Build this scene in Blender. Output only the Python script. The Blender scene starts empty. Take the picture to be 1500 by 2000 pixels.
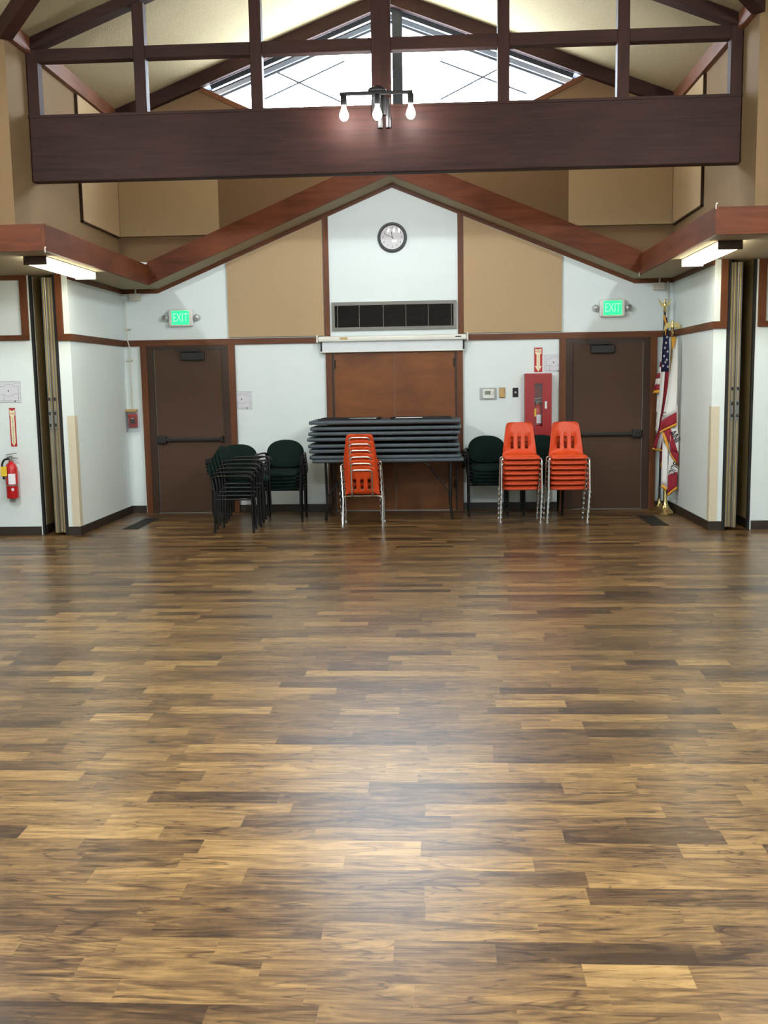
import bpy, bmesh, math, random
from mathutils import Vector, Matrix

random.seed(7)
scene = bpy.context.scene
col = scene.collection

# ---------------------------------------------------------------- camera
F = Vector((-0.05442079, 0.99028601, -0.12795311))
R = Vector((0.99847695, 0.05280667, -0.01597615))
U = Vector((0.00906418, 0.12862766, 0.99165153))
cam_data = bpy.data.cameras.new('camera')
cam = bpy.data.objects.new('camera', cam_data)
cam.matrix_world = Matrix(((R.x, U.x, -F.x, 0.55318), (R.y, U.y, -F.y, 0.0), (R.z, U.z, -F.z, 1.66545), (0, 0, 0, 1)))
cam_data.sensor_fit = 'VERTICAL'
cam_data.sensor_height = 24.0
cam_data.sensor_width = 18.0
cam_data.lens = 1964.27 / 2000 * 24.0
cam_data.clip_end = 300
col.objects.link(cam)
scene.camera = cam

# ---------------------------------------------------------------- sky, exposure
SKY = 34.0
world = bpy.data.worlds.new('sky')
scene.world = world
world.use_nodes = True
bg = world.node_tree.nodes['Background']
bg.inputs[0].default_value = (0.80, 0.90, 1.0, 1)
bg.inputs[1].default_value = SKY
scene.view_settings.view_transform = 'Standard'
scene.view_settings.look = 'None'
scene.view_settings.gamma = 1.0
scene.view_settings.use_curve_mapping = False
scene.view_settings.exposure = 0.0
scene.cycles.use_adaptive_sampling = True
scene.cycles.adaptive_threshold = 0.03
scene.cycles.max_bounces = 6
scene.cycles.diffuse_bounces = 3
scene.cycles.glossy_bounces = 3
scene.cycles.transparent_max_bounces = 8
scene.cycles.caustics_reflective = False
scene.cycles.caustics_refractive = False
LAMP = (0.90, 0.965, 1.0)
ALCOVE_FILL_W, REAR_FILL_W, SIDE_FILL_W = 29.0, 90.0, 118.0   # watts per bulb of the added unseen fixtures: behind the beam, rear, transepts
BULB_GLOW = 130.0                  # brightness of the bulb glass itself
TUBE = 16.0                       # emission of a fluorescent lens

# ---------------------------------------------------------------- room measures
W, D = 3.506, 13.025          # half width of the alcove, back wall
YC = 9.79 - W                 # centre of the crossing
ZE, SL = 5.09, 0.378          # eave height, roof slope
XE, YS = 8.0, -1.0            # transept ends, south wall
YN, YW = 11.09, 11.13         # end of alcove side walls, wing walls
XF, YF, YFN = 3.018, 12.537, 9.206   # soffit fascia lines
ZFB, ZFT = 2.90, 3.136        # fascia bottom, top
GS = 0.411                    # slope of the soffit gable
PI = math.pi


# ---------------------------------------------------------------- mesh helpers
class MB:
    def __init__(s):
        s.v, s.f = [], []

    def add(s, vs, fs):
        n = len(s.v)
        s.v += [tuple(v) for v in vs]
        s.f += [tuple(i + n for i in f) for f in fs]
        return s

    def box(s, x0, x1, y0, y1, z0, z1):
        return s.add([(x0, y0, z0), (x1, y0, z0), (x1, y1, z0), (x0, y1, z0), (x0, y0, z1), (x1, y0, z1), (x1, y1, z1), (x0, y1, z1)],
                     [(3, 2, 1, 0), (4, 5, 6, 7), (0, 1, 5, 4), (1, 2, 6, 5), (2, 3, 7, 6), (3, 0, 4, 7)])

    def rbox(s, x0, x1, y0, y1, z0, z1, r=0.005, seg=2):
        bm = bmesh.new()
        bmesh.ops.create_cube(bm, size=1)
        for v in bm.verts:
            v.co = Vector(((x0 + x1) / 2 + v.co.x * (x1 - x0), (y0 + y1) / 2 + v.co.y * (y1 - y0), (z0 + z1) / 2 + v.co.z * (z1 - z0)))
        r = min(r, .49 * min(abs(x1 - x0), abs(y1 - y0), abs(z1 - z0)))
        bmesh.ops.bevel(bm, geom=list(bm.edges), offset=r, segments=seg, profile=.5, affect='EDGES')
        bm.verts.index_update()
        s.add([v.co[:] for v in bm.verts], [[v.index for v in f.verts] for f in bm.faces])
        bm.free()
        return s

    def prism(s, poly, axis, a0, a1):
        """poly: 2D points; axis 'Y': (x,z) pairs extruded in y; 'X': (y,z); 'Z': (x,y)."""
        n = len(poly)
        mk = {'Y': lambda p, a: (p[0], a, p[1]), 'X': lambda p, a: (a, p[0], p[1]), 'Z': lambda p, a: (p[0], p[1], a)}[axis]
        vs = [mk(p, a0) for p in poly] + [mk(p, a1) for p in poly]
        fs = [tuple(range(n)), tuple(range(2 * n - 1, n - 1, -1))]
        fs += [(i, i + n, (i + 1) % n + n, (i + 1) % n) for i in range(n)]
        return s.add(vs, fs)

    def tube(s, pts, r, n=8, caps=True, smooth_n=0, flat=1.0):
        pts = [Vector(p) for p in pts]
        if smooth_n:
            out = []
            for i in range(len(pts) - 1):
                p0 = pts[max(i - 1, 0)]; p1 = pts[i]; p2 = pts[i + 1]; p3 = pts[min(i + 2, len(pts) - 1)]
                for k in range(smooth_n):
                    t = k / smooth_n
                    out.append(.5 * ((2 * p1) + (p2 - p0) * t + (2 * p0 - 5 * p1 + 4 * p2 - p3) * t * t + (3 * p1 - p0 - 3 * p2 + p3) * t ** 3))
            pts = out + [pts[-1]]
        m = len(pts)
        rr = r if isinstance(r, (list, tuple)) else [r] * m
        if len(rr) != m:
            rr = [rr[min(int(i * len(rr) / m), len(rr) - 1)] for i in range(m)]
        tang = [(pts[min(i + 1, m - 1)] - pts[max(i - 1, 0)]).normalized() for i in range(m)]
        ref = Vector((0, 0, 1)) if abs(tang[0].z) < .9 else Vector((1, 0, 0))
        nrm = tang[0].cross(ref).normalized()
        vs = []
        for i in range(m):
            if i:
                q = tang[i - 1].rotation_difference(tang[i])
                nrm = (q @ nrm).normalized()
            b = tang[i].cross(nrm)
            for k in range(n):
                a = 2 * PI * k / n
                vs.append(pts[i] + rr[i] * (math.cos(a) * nrm + flat * math.sin(a) * b))
        fs = [(i * n + k, i * n + (k + 1) % n, (i + 1) * n + (k + 1) % n, (i + 1) * n + k) for i in range(m - 1) for k in range(n)]
        if caps:
            fs += [tuple(range(n - 1, -1, -1)), tuple((m - 1) * n + k for k in range(n))]
        return s.add(vs, fs)

    def lathe(s, prof, c=(0, 0, 0), n=16, axis='Z'):
        """prof: (radius, height) pairs."""
        vs, fs = [], []
        for r, h in prof:
            for k in range(n):
                a = 2 * PI * k / n
                x, y = r * math.cos(a), r * math.sin(a)
                p = {'Z': (x, y, h), 'Y': (x, h, y), 'X': (h, x, y)}[axis]
                vs.append((c[0] + p[0], c[1] + p[1], c[2] + p[2]))
        m = len(prof)
        for i in range(m - 1):
            for k in range(n):
                fs.append((i * n + k, i * n + (k + 1) % n, (i + 1) * n + (k + 1) % n, (i + 1) * n + k))
        fs += [tuple(range(n - 1, -1, -1)), tuple((m - 1) * n + k for k in range(n))]
        return s.add(vs, fs)

    def build(s, name, mat, parent=None, smooth=False, loc=None):
        me = bpy.data.meshes.new(name)
        me.from_pydata(s.v, [], s.f)
        bm = bmesh.new()
        bm.from_mesh(me)
        bmesh.ops.recalc_face_normals(bm, faces=list(bm.faces))
        bm.to_mesh(me)
        bm.free()
        me.materials.append(mat)
        if smooth:
            me.polygons.foreach_set('use_smooth', [True] * len(me.polygons))
            me.set_sharp_from_angle(angle=math.radians(40))
        o = bpy.data.objects.new(name, me)
        col.objects.link(o)
        if parent is not None:
            o.parent = parent
        if loc is not None:
            o.location = loc
        return o


def mb():
    return MB()


def tag(o, label=None, cat=None, group=None, kind=None):
    if label: o['label'] = label
    if cat: o['category'] = cat
    if group: o['group'] = group
    if kind: o['kind'] = kind
    return o


def struct(o, label, cat):
    return tag(o, label, cat, None, 'structure')


def empty(name, loc=(0, 0, 0), rz=0.0):
    o = bpy.data.objects.new(name, None)
    o.empty_display_size = .1
    o.location = loc
    o.rotation_euler = (0, 0, rz)
    col.objects.link(o)
    return o


def copy_tree(o, parent=None):
    c = o.copy()
    col.objects.link(c)
    c.parent = parent
    for ch in KIDS.get(o.name, []):
        copy_tree(ch, c)
    return c


KIDS = {}


def note_kids(root):
    for o in col.objects:
        if o.parent is not None:
            KIDS.setdefault(o.parent.name, [])
            if o not in KIDS[o.parent.name]:
                KIDS[o.parent.name].append(o)


def text_obj(name, s, size, mat, parent, mtx, depth=0.001, align='CENTER'):
    cu = bpy.data.curves.new('lettering', 'FONT')
    cu.body = s
    cu.size = size
    cu.align_x = align
    cu.align_y = 'CENTER'
    cu.extrude = depth
    tmp = bpy.data.objects.new('lettering_tmp', cu)
    col.objects.link(tmp)
    bpy.context.view_layer.update()
    me = bpy.data.meshes.new_from_object(tmp.evaluated_get(bpy.context.evaluated_depsgraph_get()))
    bpy.data.objects.remove(tmp)
    me.transform(mtx)
    me.materials.clear()
    me.materials.append(mat)
    o = bpy.data.objects.new(name, me)
    col.objects.link(o)
    o.parent = parent
    return o


FACE = Matrix(((1, 0, 0, 0), (0, 0, -1, 0), (0, 1, 0, 0), (0, 0, 0, 1)))   # text in the XZ plane, read from -Y


def on_wall(x, y, z, sx=1.0, rot=0.0):
    return Matrix.Translation((x, y, z)) @ FACE @ Matrix.Rotation(rot, 4, 'Z') @ Matrix.Diagonal((sx, 1, 1, 1))


# ---------------------------------------------------------------- materials
def lin(r, g, b):
    f = lambda c: (c / 255 / 12.92) if c / 255 <= .04045 else ((c / 255 + .055) / 1.055) ** 2.4
    return (f(r), f(g), f(b), 1)


def new_mat(name):
    m = bpy.data.materials.new(name)
    m.use_nodes = True
    nt = m.node_tree
    return m, nt, nt.nodes['Principled BSDF']


def plain(name, c, rough=.5, metal=0.0, var=.06, scale=30, bump=0.0, bscale=200, spec=.5, coat=0.0):
    """a surface colour with slight uneven tone and fine relief"""
    m, nt, p = new_mat(name)
    N, L = nt.nodes, nt.links
    tc = N.new('ShaderNodeTexCoord')
    no = N.new('ShaderNodeTexNoise')
    no.inputs['Scale'].default_value = scale
    no.inputs['Detail'].default_value = 3
    L.new(tc.outputs['Object'], no.inputs['Vector'])
    mx = N.new('ShaderNodeMix')
    mx.data_type = 'RGBA'
    mx.inputs[6].default_value = (c[0] * (1 - var), c[1] * (1 - var), c[2] * (1 - var), 1)
    mx.inputs[7].default_value = (min(c[0] * (1 + var), 1), min(c[1] * (1 + var), 1), min(c[2] * (1 + var), 1), 1)
    L.new(no.outputs['Fac'], mx.inputs[0])
    L.new(mx.outputs[2], p.inputs['Base Color'])
    p.inputs['Roughness'].default_value = rough
    p.inputs['Metallic'].default_value = metal
    p.inputs['Specular IOR Level'].default_value = spec
    p.inputs['Coat Weight'].default_value = coat
    if bump:
        n2 = N.new('ShaderNodeTexNoise')
        n2.inputs['Scale'].default_value = bscale
        n2.inputs['Detail'].default_value = 4
        L.new(tc.outputs['Object'], n2.inputs['Vector'])
        b = N.new('ShaderNodeBump')
        b.inputs['Strength'].default_value = bump
        b.inputs['Distance'].default_value = .01
        L.new(n2.outputs['Fac'], b.inputs['Height'])
        L.new(b.outputs['Normal'], p.inputs['Normal'])
    return m


def wood(name, dark, light, axis='X', rough=.5, scale=1.0, stretch=14.0, spec=.4):
    """stained timber, grain along one axis"""
    m, nt, p = new_mat(name)
    N, L = nt.nodes, nt.links
    tc = N.new('ShaderNodeTexCoord')
    mp = N.new('ShaderNodeMapping')
    sc = {'X': (1, stretch, stretch), 'Y': (stretch, 1, stretch), 'Z': (stretch, stretch, 1)}[axis]
    mp.inputs['Scale'].default_value = [a * scale for a in sc]
    L.new(tc.outputs['Object'], mp.inputs['Vector'])
    n1 = N.new('ShaderNodeTexNoise')
    n1.inputs['Scale'].default_value = 1.6
    n1.inputs['Detail'].default_value = 7
    n1.inputs['Roughness'].default_value = .62
    n1.inputs['Distortion'].default_value = .6
    L.new(mp.outputs['Vector'], n1.inputs['Vector'])
    n2 = N.new('ShaderNodeTexNoise')
    n2.inputs['Scale'].default_value = 1.3
    n2.inputs['Detail'].default_value = 2
    L.new(tc.outputs['Object'], n2.inputs['Vector'])
    ad = N.new('ShaderNodeMath')
    ad.operation = 'MULTIPLY_ADD'
    ad.inputs[1].default_value = .6
    L.new(n1.outputs['Fac'], ad.inputs[0])
    m2 = N.new('ShaderNodeMath')
    m2.operation = 'MULTIPLY'
    m2.inputs[1].default_value = .4
    L.new(n2.outputs['Fac'], m2.inputs[0])
    L.new(m2.outputs[0], ad.inputs[2])
    cr = N.new('ShaderNodeValToRGB')
    cr.color_ramp.elements[0].position = .34
    cr.color_ramp.elements[0].color = dark
    cr.color_ramp.elements[1].position = .66
    cr.color_ramp.elements[1].color = light
    L.new(ad.outputs[0], cr.inputs[0])
    L.new(cr.outputs[0], p.inputs['Base Color'])
    p.inputs['Roughness'].default_value = rough
    p.inputs['Specular IOR Level'].default_value = spec
    return m


def emit(name, c, strength):
    m, nt, p = new_mat(name)
    p.inputs['Base Color'].default_value = c
    p.inputs['Emission Color'].default_value = c
    p.inputs['Emission Strength'].default_value = strength
    return m


def glass_mat(name, tint=(1, 1, 1, 1), refl=.08):
    m, nt, p = new_mat(name)
    N, L = nt.nodes, nt.links
    N.remove(p)
    tr = N.new('ShaderNodeBsdfTransparent')
    tr.inputs[0].default_value = tint
    gl = N.new('ShaderNodeBsdfGlossy')
    gl.inputs['Roughness'].default_value = .03
    mx = N.new('ShaderNodeMixShader')
    mx.inputs[0].default_value = refl
    L.new(tr.outputs[0], mx.inputs[1])
    L.new(gl.outputs[0], mx.inputs[2])
    L.new(mx.outputs[0], N['Material Output'].inputs[0])
    return m


def floor_mat():
    """printed walnut strip flooring: every strip has its own tone ('tone') and its own piece of grain ('seed')"""
    m, nt, p = new_mat('walnut_strip_floor')
    N, L = nt.nodes, nt.links
    tone = N.new('ShaderNodeAttribute'); tone.attribute_name = 'tone'
    seed = N.new('ShaderNodeAttribute'); seed.attribute_name = 'seed'
    geo = N.new('ShaderNodeNewGeometry')
    off = N.new('ShaderNodeVectorMath'); off.operation = 'MULTIPLY_ADD'
    off.inputs[1].default_value = (37, 53, 71)
    cmb = N.new('ShaderNodeCombineXYZ')
    for i in range(3):
        L.new(seed.outputs['Fac'], cmb.inputs[i])
    L.new(cmb.outputs[0], off.inputs[0])
    L.new(geo.outputs['Position'], off.inputs[2])

    def noise(scale_vec, sc, det, dist, rough=.6):
        mp = N.new('ShaderNodeMapping')
        mp.inputs['Scale'].default_value = scale_vec
        L.new(off.outputs[0], mp.inputs['Vector'])
        n = N.new('ShaderNodeTexNoise')
        n.inputs['Scale'].default_value = sc
        n.inputs['Detail'].default_value = det
        n.inputs['Distortion'].default_value = dist
        n.inputs['Roughness'].default_value = rough
        L.new(mp.outputs['Vector'], n.inputs['Vector'])
        return n.outputs['Fac']

    fine = noise((2.5, 60, 1), 2.0, 6, .3)          # fibre
    fig = noise((2.2, 13, 1), 1.5, 4, 1.6)          # figure, swirls
    cross = noise((26, 3, 1), 1.6, 2, .4)           # faint cross ripple
    def math_(op, a, b):
        n = N.new('ShaderNodeMath'); n.operation = op
        for i, x in enumerate((a, b)):
            if isinstance(x, (int, float)): n.inputs[i].default_value = x
            else: L.new(x, n.inputs[i])
        return n.outputs[0]
    v = math_('ADD', math_('MULTIPLY', tone.outputs['Fac'], .62), math_('MULTIPLY', fig, 1.20))
    v = math_('ADD', v, math_('MULTIPLY', fine, .42))
    v = math_('ADD', v, math_('MULTIPLY', cross, .10))
    vn = noise((1.0, 8, 1), 1.3, 2, 1.8, .45)
    mr = N.new('ShaderNodeMapRange')
    L.new(math_('ABSOLUTE', math_('SUBTRACT', vn, .47), 0), mr.inputs[0])
    mr.inputs[1].default_value = 0; mr.inputs[2].default_value = .024; mr.inputs[3].default_value = .28; mr.inputs[4].default_value = 0
    v = math_('SUBTRACT', v, mr.outputs[0])
    v = math_('SUBTRACT', v, .66)
    cr = N.new('ShaderNodeValToRGB')
    e = cr.color_ramp.elements
    e[0].position = .10; e[0].color = lin(46, 31, 19)
    e[1].position = .92; e[1].color = lin(152, 119, 73)
    for pos, c in ((.32, lin(76, 54, 33)), (.52, lin(104, 78, 47)), (.70, lin(126, 96, 57))):
        k = e.new(pos); k.color = c
    L.new(v, cr.inputs[0])
    L.new(cr.outputs[0], p.inputs['Base Color'])
    p.inputs['Roughness'].default_value = .31
    p.inputs['Specular IOR Level'].default_value = .5
    b = N.new('ShaderNodeBump')
    b.inputs['Strength'].default_value = .10
    b.inputs['Distance'].default_value = .002
    L.new(fine, b.inputs['Height'])
    L.new(b.outputs['Normal'], p.inputs['Normal'])
    return m


M = {}
M['white'] = plain('white_painted_plaster', lin(227, 237, 236), .75, var=.02, scale=6, bump=.12, bscale=90)
M['tan_wall'] = plain('tan_wall_cloth', lin(124, 98, 66), .85, var=.10, scale=5, bump=.1, bscale=160)
M['panel'] = plain('beige_acoustic_cloth', lin(178, 152, 118), .95, var=.05, scale=60, bump=.25, bscale=320, spec=.1)
M['gable'] = plain('brown_gable_cloth', lin(122, 96, 70), .95, var=.08, scale=40, bump=.2, bscale=260, spec=.1)
M['ceiling'] = plain('fibre_ceiling', lin(160, 145, 114), .95, var=.12, scale=28, bump=.5, bscale=60, spec=.1)
M['soffit'] = plain('soffit_plaster', lin(172, 160, 136), .9, var=.08, scale=50, bump=.4, bscale=120, spec=.1)
M['beam'] = wood('dark_stained_beam', lin(34, 18, 14), lin(60, 33, 27), 'X', .6, spec=.2)
M['member'] = wood('dark_stained_post', lin(40, 22, 17), lin(62, 36, 29), 'Z', .6, spec=.2)
M['member_x'] = wood('dark_stained_chord', lin(38, 21, 16), lin(60, 34, 27), 'X', .6, spec=.2)
M['fascia_x'] = wood('fascia_timber_across', lin(72, 35, 18), lin(112, 60, 34), 'X', .55, stretch=7, spec=.15)
M['fascia_y'] = wood('fascia_timber_along', lin(72, 35, 18), lin(112, 60, 34), 'Y', .55, stretch=7, spec=.15)
M['trim_x'] = wood('brown_trim_across', lin(80, 42, 18), lin(112, 64, 32), 'X', .5, spec=.3)
M['trim_y'] = wood('brown_trim_along', lin(80, 42, 18), lin(112, 64, 32), 'Y', .5, spec=.3)
M['trim_z'] = wood('brown_trim_upright', lin(80, 42, 18), lin(112, 64, 32), 'Z', .5, spec=.3)
M['rafter_y'] = wood('brown_eave_board', lin(92, 54, 34), lin(132, 82, 56), 'Y', .5)
M['door_metal'] = plain('brown_door_paint', lin(76, 52, 36), .5, var=.04, scale=8, spec=.3)
M['door_frame'] = plain('dark_bronze_frame', lin(58, 40, 27), .45, var=.05, spec=.3)
M['door_wood'] = wood('amber_door_veneer', lin(92, 48, 14), lin(132, 76, 28), 'X', .45, scale=1.2, stretch=2.2, spec=.3)
M['black_metal'] = plain('black_metal', lin(26, 24, 24), .42, .2)
M['black_plastic'] = plain('black_plastic', lin(15, 15, 16), .45, spec=.35)
M['base'] = plain('dark_vinyl_base', lin(46, 35, 26), .55)
M['steel'] = plain('brushed_aluminium', lin(150, 150, 146), .35, .85)
M['pocket'] = plain('tan_partition_vinyl', lin(160, 138, 92), .7, var=.06)
M['seal'] = plain('black_rubber_seal', lin(22, 20, 19), .7)
M['guard'] = plain('beige_corner_guard', lin(212, 202, 176), .5)
M['chrome'] = plain('chrome', lin(214, 214, 212), .16, 1.0, var=.02)
M['orange'] = plain('orange_polypropylene', lin(206, 70, 26), .4, var=.05, scale=9, spec=.35)
M['green'] = plain('dark_green_upholstery', lin(15, 32, 28), .9, var=.2, scale=220, bump=.2, bscale=500, spec=.15)
M['frame_black'] = plain('black_chair_frame', lin(9, 9, 10), .45, spec=.3)
M['table'] = plain('slate_grey_table_plastic', lin(66, 75, 82), .5, var=.06)
M['table_top'] = plain('slate_grey_table_underside', lin(62, 69, 75), .55, var=.08)
M['red'] = plain('red_enamel', lin(150, 20, 24), .35)
M['ext_red'] = plain('extinguisher_red', lin(186, 28, 30), .28)
M['sign_red'] = plain('sign_red', lin(176, 32, 30), .5)
M['cream'] = plain('cream_sign', lin(240, 232, 196), .5)
M['paper'] = plain('white_paper', lin(232, 232, 238), .6, var=.01)
M['ink'] = plain('black_ink', lin(30, 30, 34), .7)
M['ink_thin'] = plain('grey_ink', lin(96, 98, 108), .7)
M['yellow'] = plain('yellow_tag', lin(232, 196, 50), .6)
M['plastic_white'] = plain('white_plastic', lin(226, 226, 220), .4)
M['plastic_grey'] = plain('grey_plastic', lin(168, 172, 170), .5)
M['lcd'] = plain('grey_display', lin(116, 126, 112), .3)
M['tan_plastic'] = plain('tan_plastic', lin(186, 152, 92), .5)
M['vent_frame'] = plain('grey_vent_frame', lin(108, 106, 98), .45, .3)
M['vent_dark'] = plain('dark_vent_interior', lin(15, 14, 13), .8)
M['vent_slat'] = plain('dark_vent_louver', lin(34, 29, 24), .5)
M['screen_case'] = plain('white_screen_case', lin(226, 226, 216), .4)
M['screen'] = plain('screen_fabric', lin(220, 226, 228), .8)
M['clock_face'] = plain('clock_face', lin(232, 232, 228), .4)
M['gold'] = plain('polished_brass', lin(226, 204, 142), .22, 1.0, var=.05)
M['fringe'] = plain('gold_fringe', lin(214, 152, 44), .75, var=.15, scale=160)
M['flag_white'] = plain('white_flag_cloth', lin(226, 224, 222), .85, var=.04)
M['flag_red'] = plain('red_flag_cloth', lin(140, 26, 44), .85, var=.08)
M['flag_blue'] = plain('navy_flag_cloth', lin(24, 28, 66), .85, var=.1)
M['pole_dark'] = plain('black_pole', lin(24, 22, 24), .4)
M['pole_wood'] = wood('varnished_pole', lin(96, 70, 40), lin(140, 106, 62), 'Z', .4)
M['register'] = plain('dark_floor_register', lin(44, 38, 32), .5, .3)
M['lens'] = emit('fluorescent_lens', (1, .93, .72, 1), TUBE)
M['bulb'] = emit('lit_bulb', (1, .98, .95, 1), BULB_GLOW)
M['exit_green'] = emit('exit_green', (.02, .95, .25, 1), 1.1)
M['exit_letter'] = emit('exit_letter', (.30, .95, .50, 1), .85)
M['win_frame'] = plain('dark_window_frame', lin(52, 56, 62), .4, .3)
M['outside_dark'] = plain('dark_overhang_paint', lin(38, 42, 50), .7)
M['outside_light'] = plain('pale_gutter_paint', lin(150, 160, 172), .6)
M['glass'] = glass_mat('window_glass', (.97, .99, 1, 1), .05)
M['clear'] = glass_mat('clear_cover', (.97, .97, .98, 1), .06)
M['conduit'] = plain('painted_conduit', lin(206, 202, 188), .5)
FLOOR = floor_mat()

# ================================================================ STRUCTURE
# ---------------------------------------------------------------- floor with its strips
floor = mb().box(-XE, XE, YS, D + .1, -.08, -.004).build('floor', M['base'])
struct(floor, 'walnut brown strip floor running the length of the hall', 'floor')
SW = .1095


def strip_mesh(x0, x1, y0, y1, tone, seed, b):
    g = .00005
    n = len(b[0])
    b[0].extend([(x0 + g, y0 + g, -.004), (x1 - g, y0 + g, -.004), (x1 - g, y1 - g, -.004), (x0 + g, y1 - g, -.004),
                 (x0 + g, y0 + g, 0), (x1 - g, y0 + g, 0), (x1 - g, y1 - g, 0), (x0 + g, y1 - g, 0)])
    b[1].extend([tuple(i + n for i in f) for f in ((4, 5, 6, 7), (0, 1, 5, 4), (1, 2, 6, 5), (2, 3, 7, 6), (3, 0, 4, 7))])
    b[2].extend([tone] * 8)
    b[3].extend([seed] * 8)


def strip_object(name, b):
    me = bpy.data.meshes.new(name)
    me.from_pydata(b[0], [], b[1])
    for nm, dat in (('tone', b[2]), ('seed', b[3])):
        a = me.attributes.new(nm, 'FLOAT', 'POINT')
        a.data.foreach_set('value', dat)
    me.materials.append(FLOOR)
    o = bpy.data.objects.new(name, me)
    col.objects.link(o)
    o.parent = floor
    return o


def view_x(y):
    """the floor's visible x range at depth y (with a margin)"""
    return .553 - .055 * y - .42 * y - .35, .553 - .055 * y + .42 * y + .55


rng = random.Random(11)
near, rest = [], ([], [], [], [])
nrow = int((D - YS) / SW) + 1
for r_ in range(nrow):
    y0 = YS + r_ * SW
    y1 = min(y0 + SW, D)
    if y1 - y0 < .02: continue
    x = -XE + rng.uniform(0, .5)
    xa = -XE
    while xa < XE:
        ln = rng.choice((.30, .36, .45, .53, .53, .58, .66, .8, .92))
        xb = min(xa + (x + XE if xa == -XE and x > -XE + .1 else ln), XE)
        tone = min(max(rng.gauss(.52, .23), .04), .98)
        seed = rng.random()
        lo, hi = view_x((y0 + y1) / 2)
        if y0 > 2.2 and xb > lo and xa < hi and len(near) < 300:
            near.append((xa, xb, y0, y1, tone, seed))
        else:
            strip_mesh(xa, xb, y0, y1, tone, seed, rest)
        xa = xb
for a in near:
    b = ([], [], [], [])
    strip_mesh(*a, b)
    strip_object('plank', b)
ro = strip_object('plank_field', rest)
ro['kind'] = 'stuff'

# ---------------------------------------------------------------- ceiling: four gabled arms meeting over the crossing
cl = mb()
zr = ZE + SL * W


def slab(quad, t=.12):
    n = len(quad)
    cl.add([q for q in quad] + [(q[0], q[1], q[2] + t) for q in quad],
           [tuple(range(n)), tuple(range(2 * n - 1, n - 1, -1))] + [(i, i + n, (i + 1) % n + n, (i + 1) % n) for i in range(n)])


for sx in (-1, 1):
    slab([(sx * W, D, ZE), (sx * W, YC + W, ZE), (0, YC, zr), (0, D, zr)])
    slab([(sx * W, YS, ZE), (sx * W, YC - W, ZE), (0, YC, zr), (0, YS, zr)])
    for sy in (-1, 1):
        slab([(sx * XE, YC + sy * W, ZE), (sx * W, YC + sy * W, ZE), (0, YC, zr), (sx * XE, YC, zr)])
ceiling = cl.build('ceiling', M['ceiling'])
struct(ceiling, 'beige textured gabled ceiling under the roof', 'ceiling')
for sx in (-1, 1):
    # eave boards along the clerestory walls, rake rafters on the gable, valley rafters of the crossing
    mb().box(min(sx * W, sx * (W - .06)), max(sx * W, sx * (W - .06)), YC + W, D, ZE - .14, ZE + .02).build('eave_board', M['rafter_y'], ceiling)
    z0, z1 = ZE - .005, zr - .005
    mb().prism([(sx * W, z0 - .17), (0, z1 - .17), (0, z1), (sx * W, z0)], 'Y', D - .09, D).build('rake_rafter', M['member_x'], ceiling)
    for sy in (-1, 1):
        a, b_ = Vector((sx * (W - .02), YC + sy * (W - .02), ZE - .07)), Vector((0, YC, zr - .07))
        side = Vector((sx, -sy, 0)).normalized() * .06
        vs = [a - side, a + side, b_ + side, b_ - side]
        mb().add([(v.x, v.y, v.z - .1) for v in vs] + [(v.x, v.y, v.z + .07) for v in vs],
                 [(0, 1, 2, 3), (7, 6, 5, 4), (0, 4, 5, 1), (1, 5, 6, 2), (2, 6, 7, 3), (3, 7, 4, 0)]).build('valley_rafter', M['member_x'], ceiling)

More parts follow.
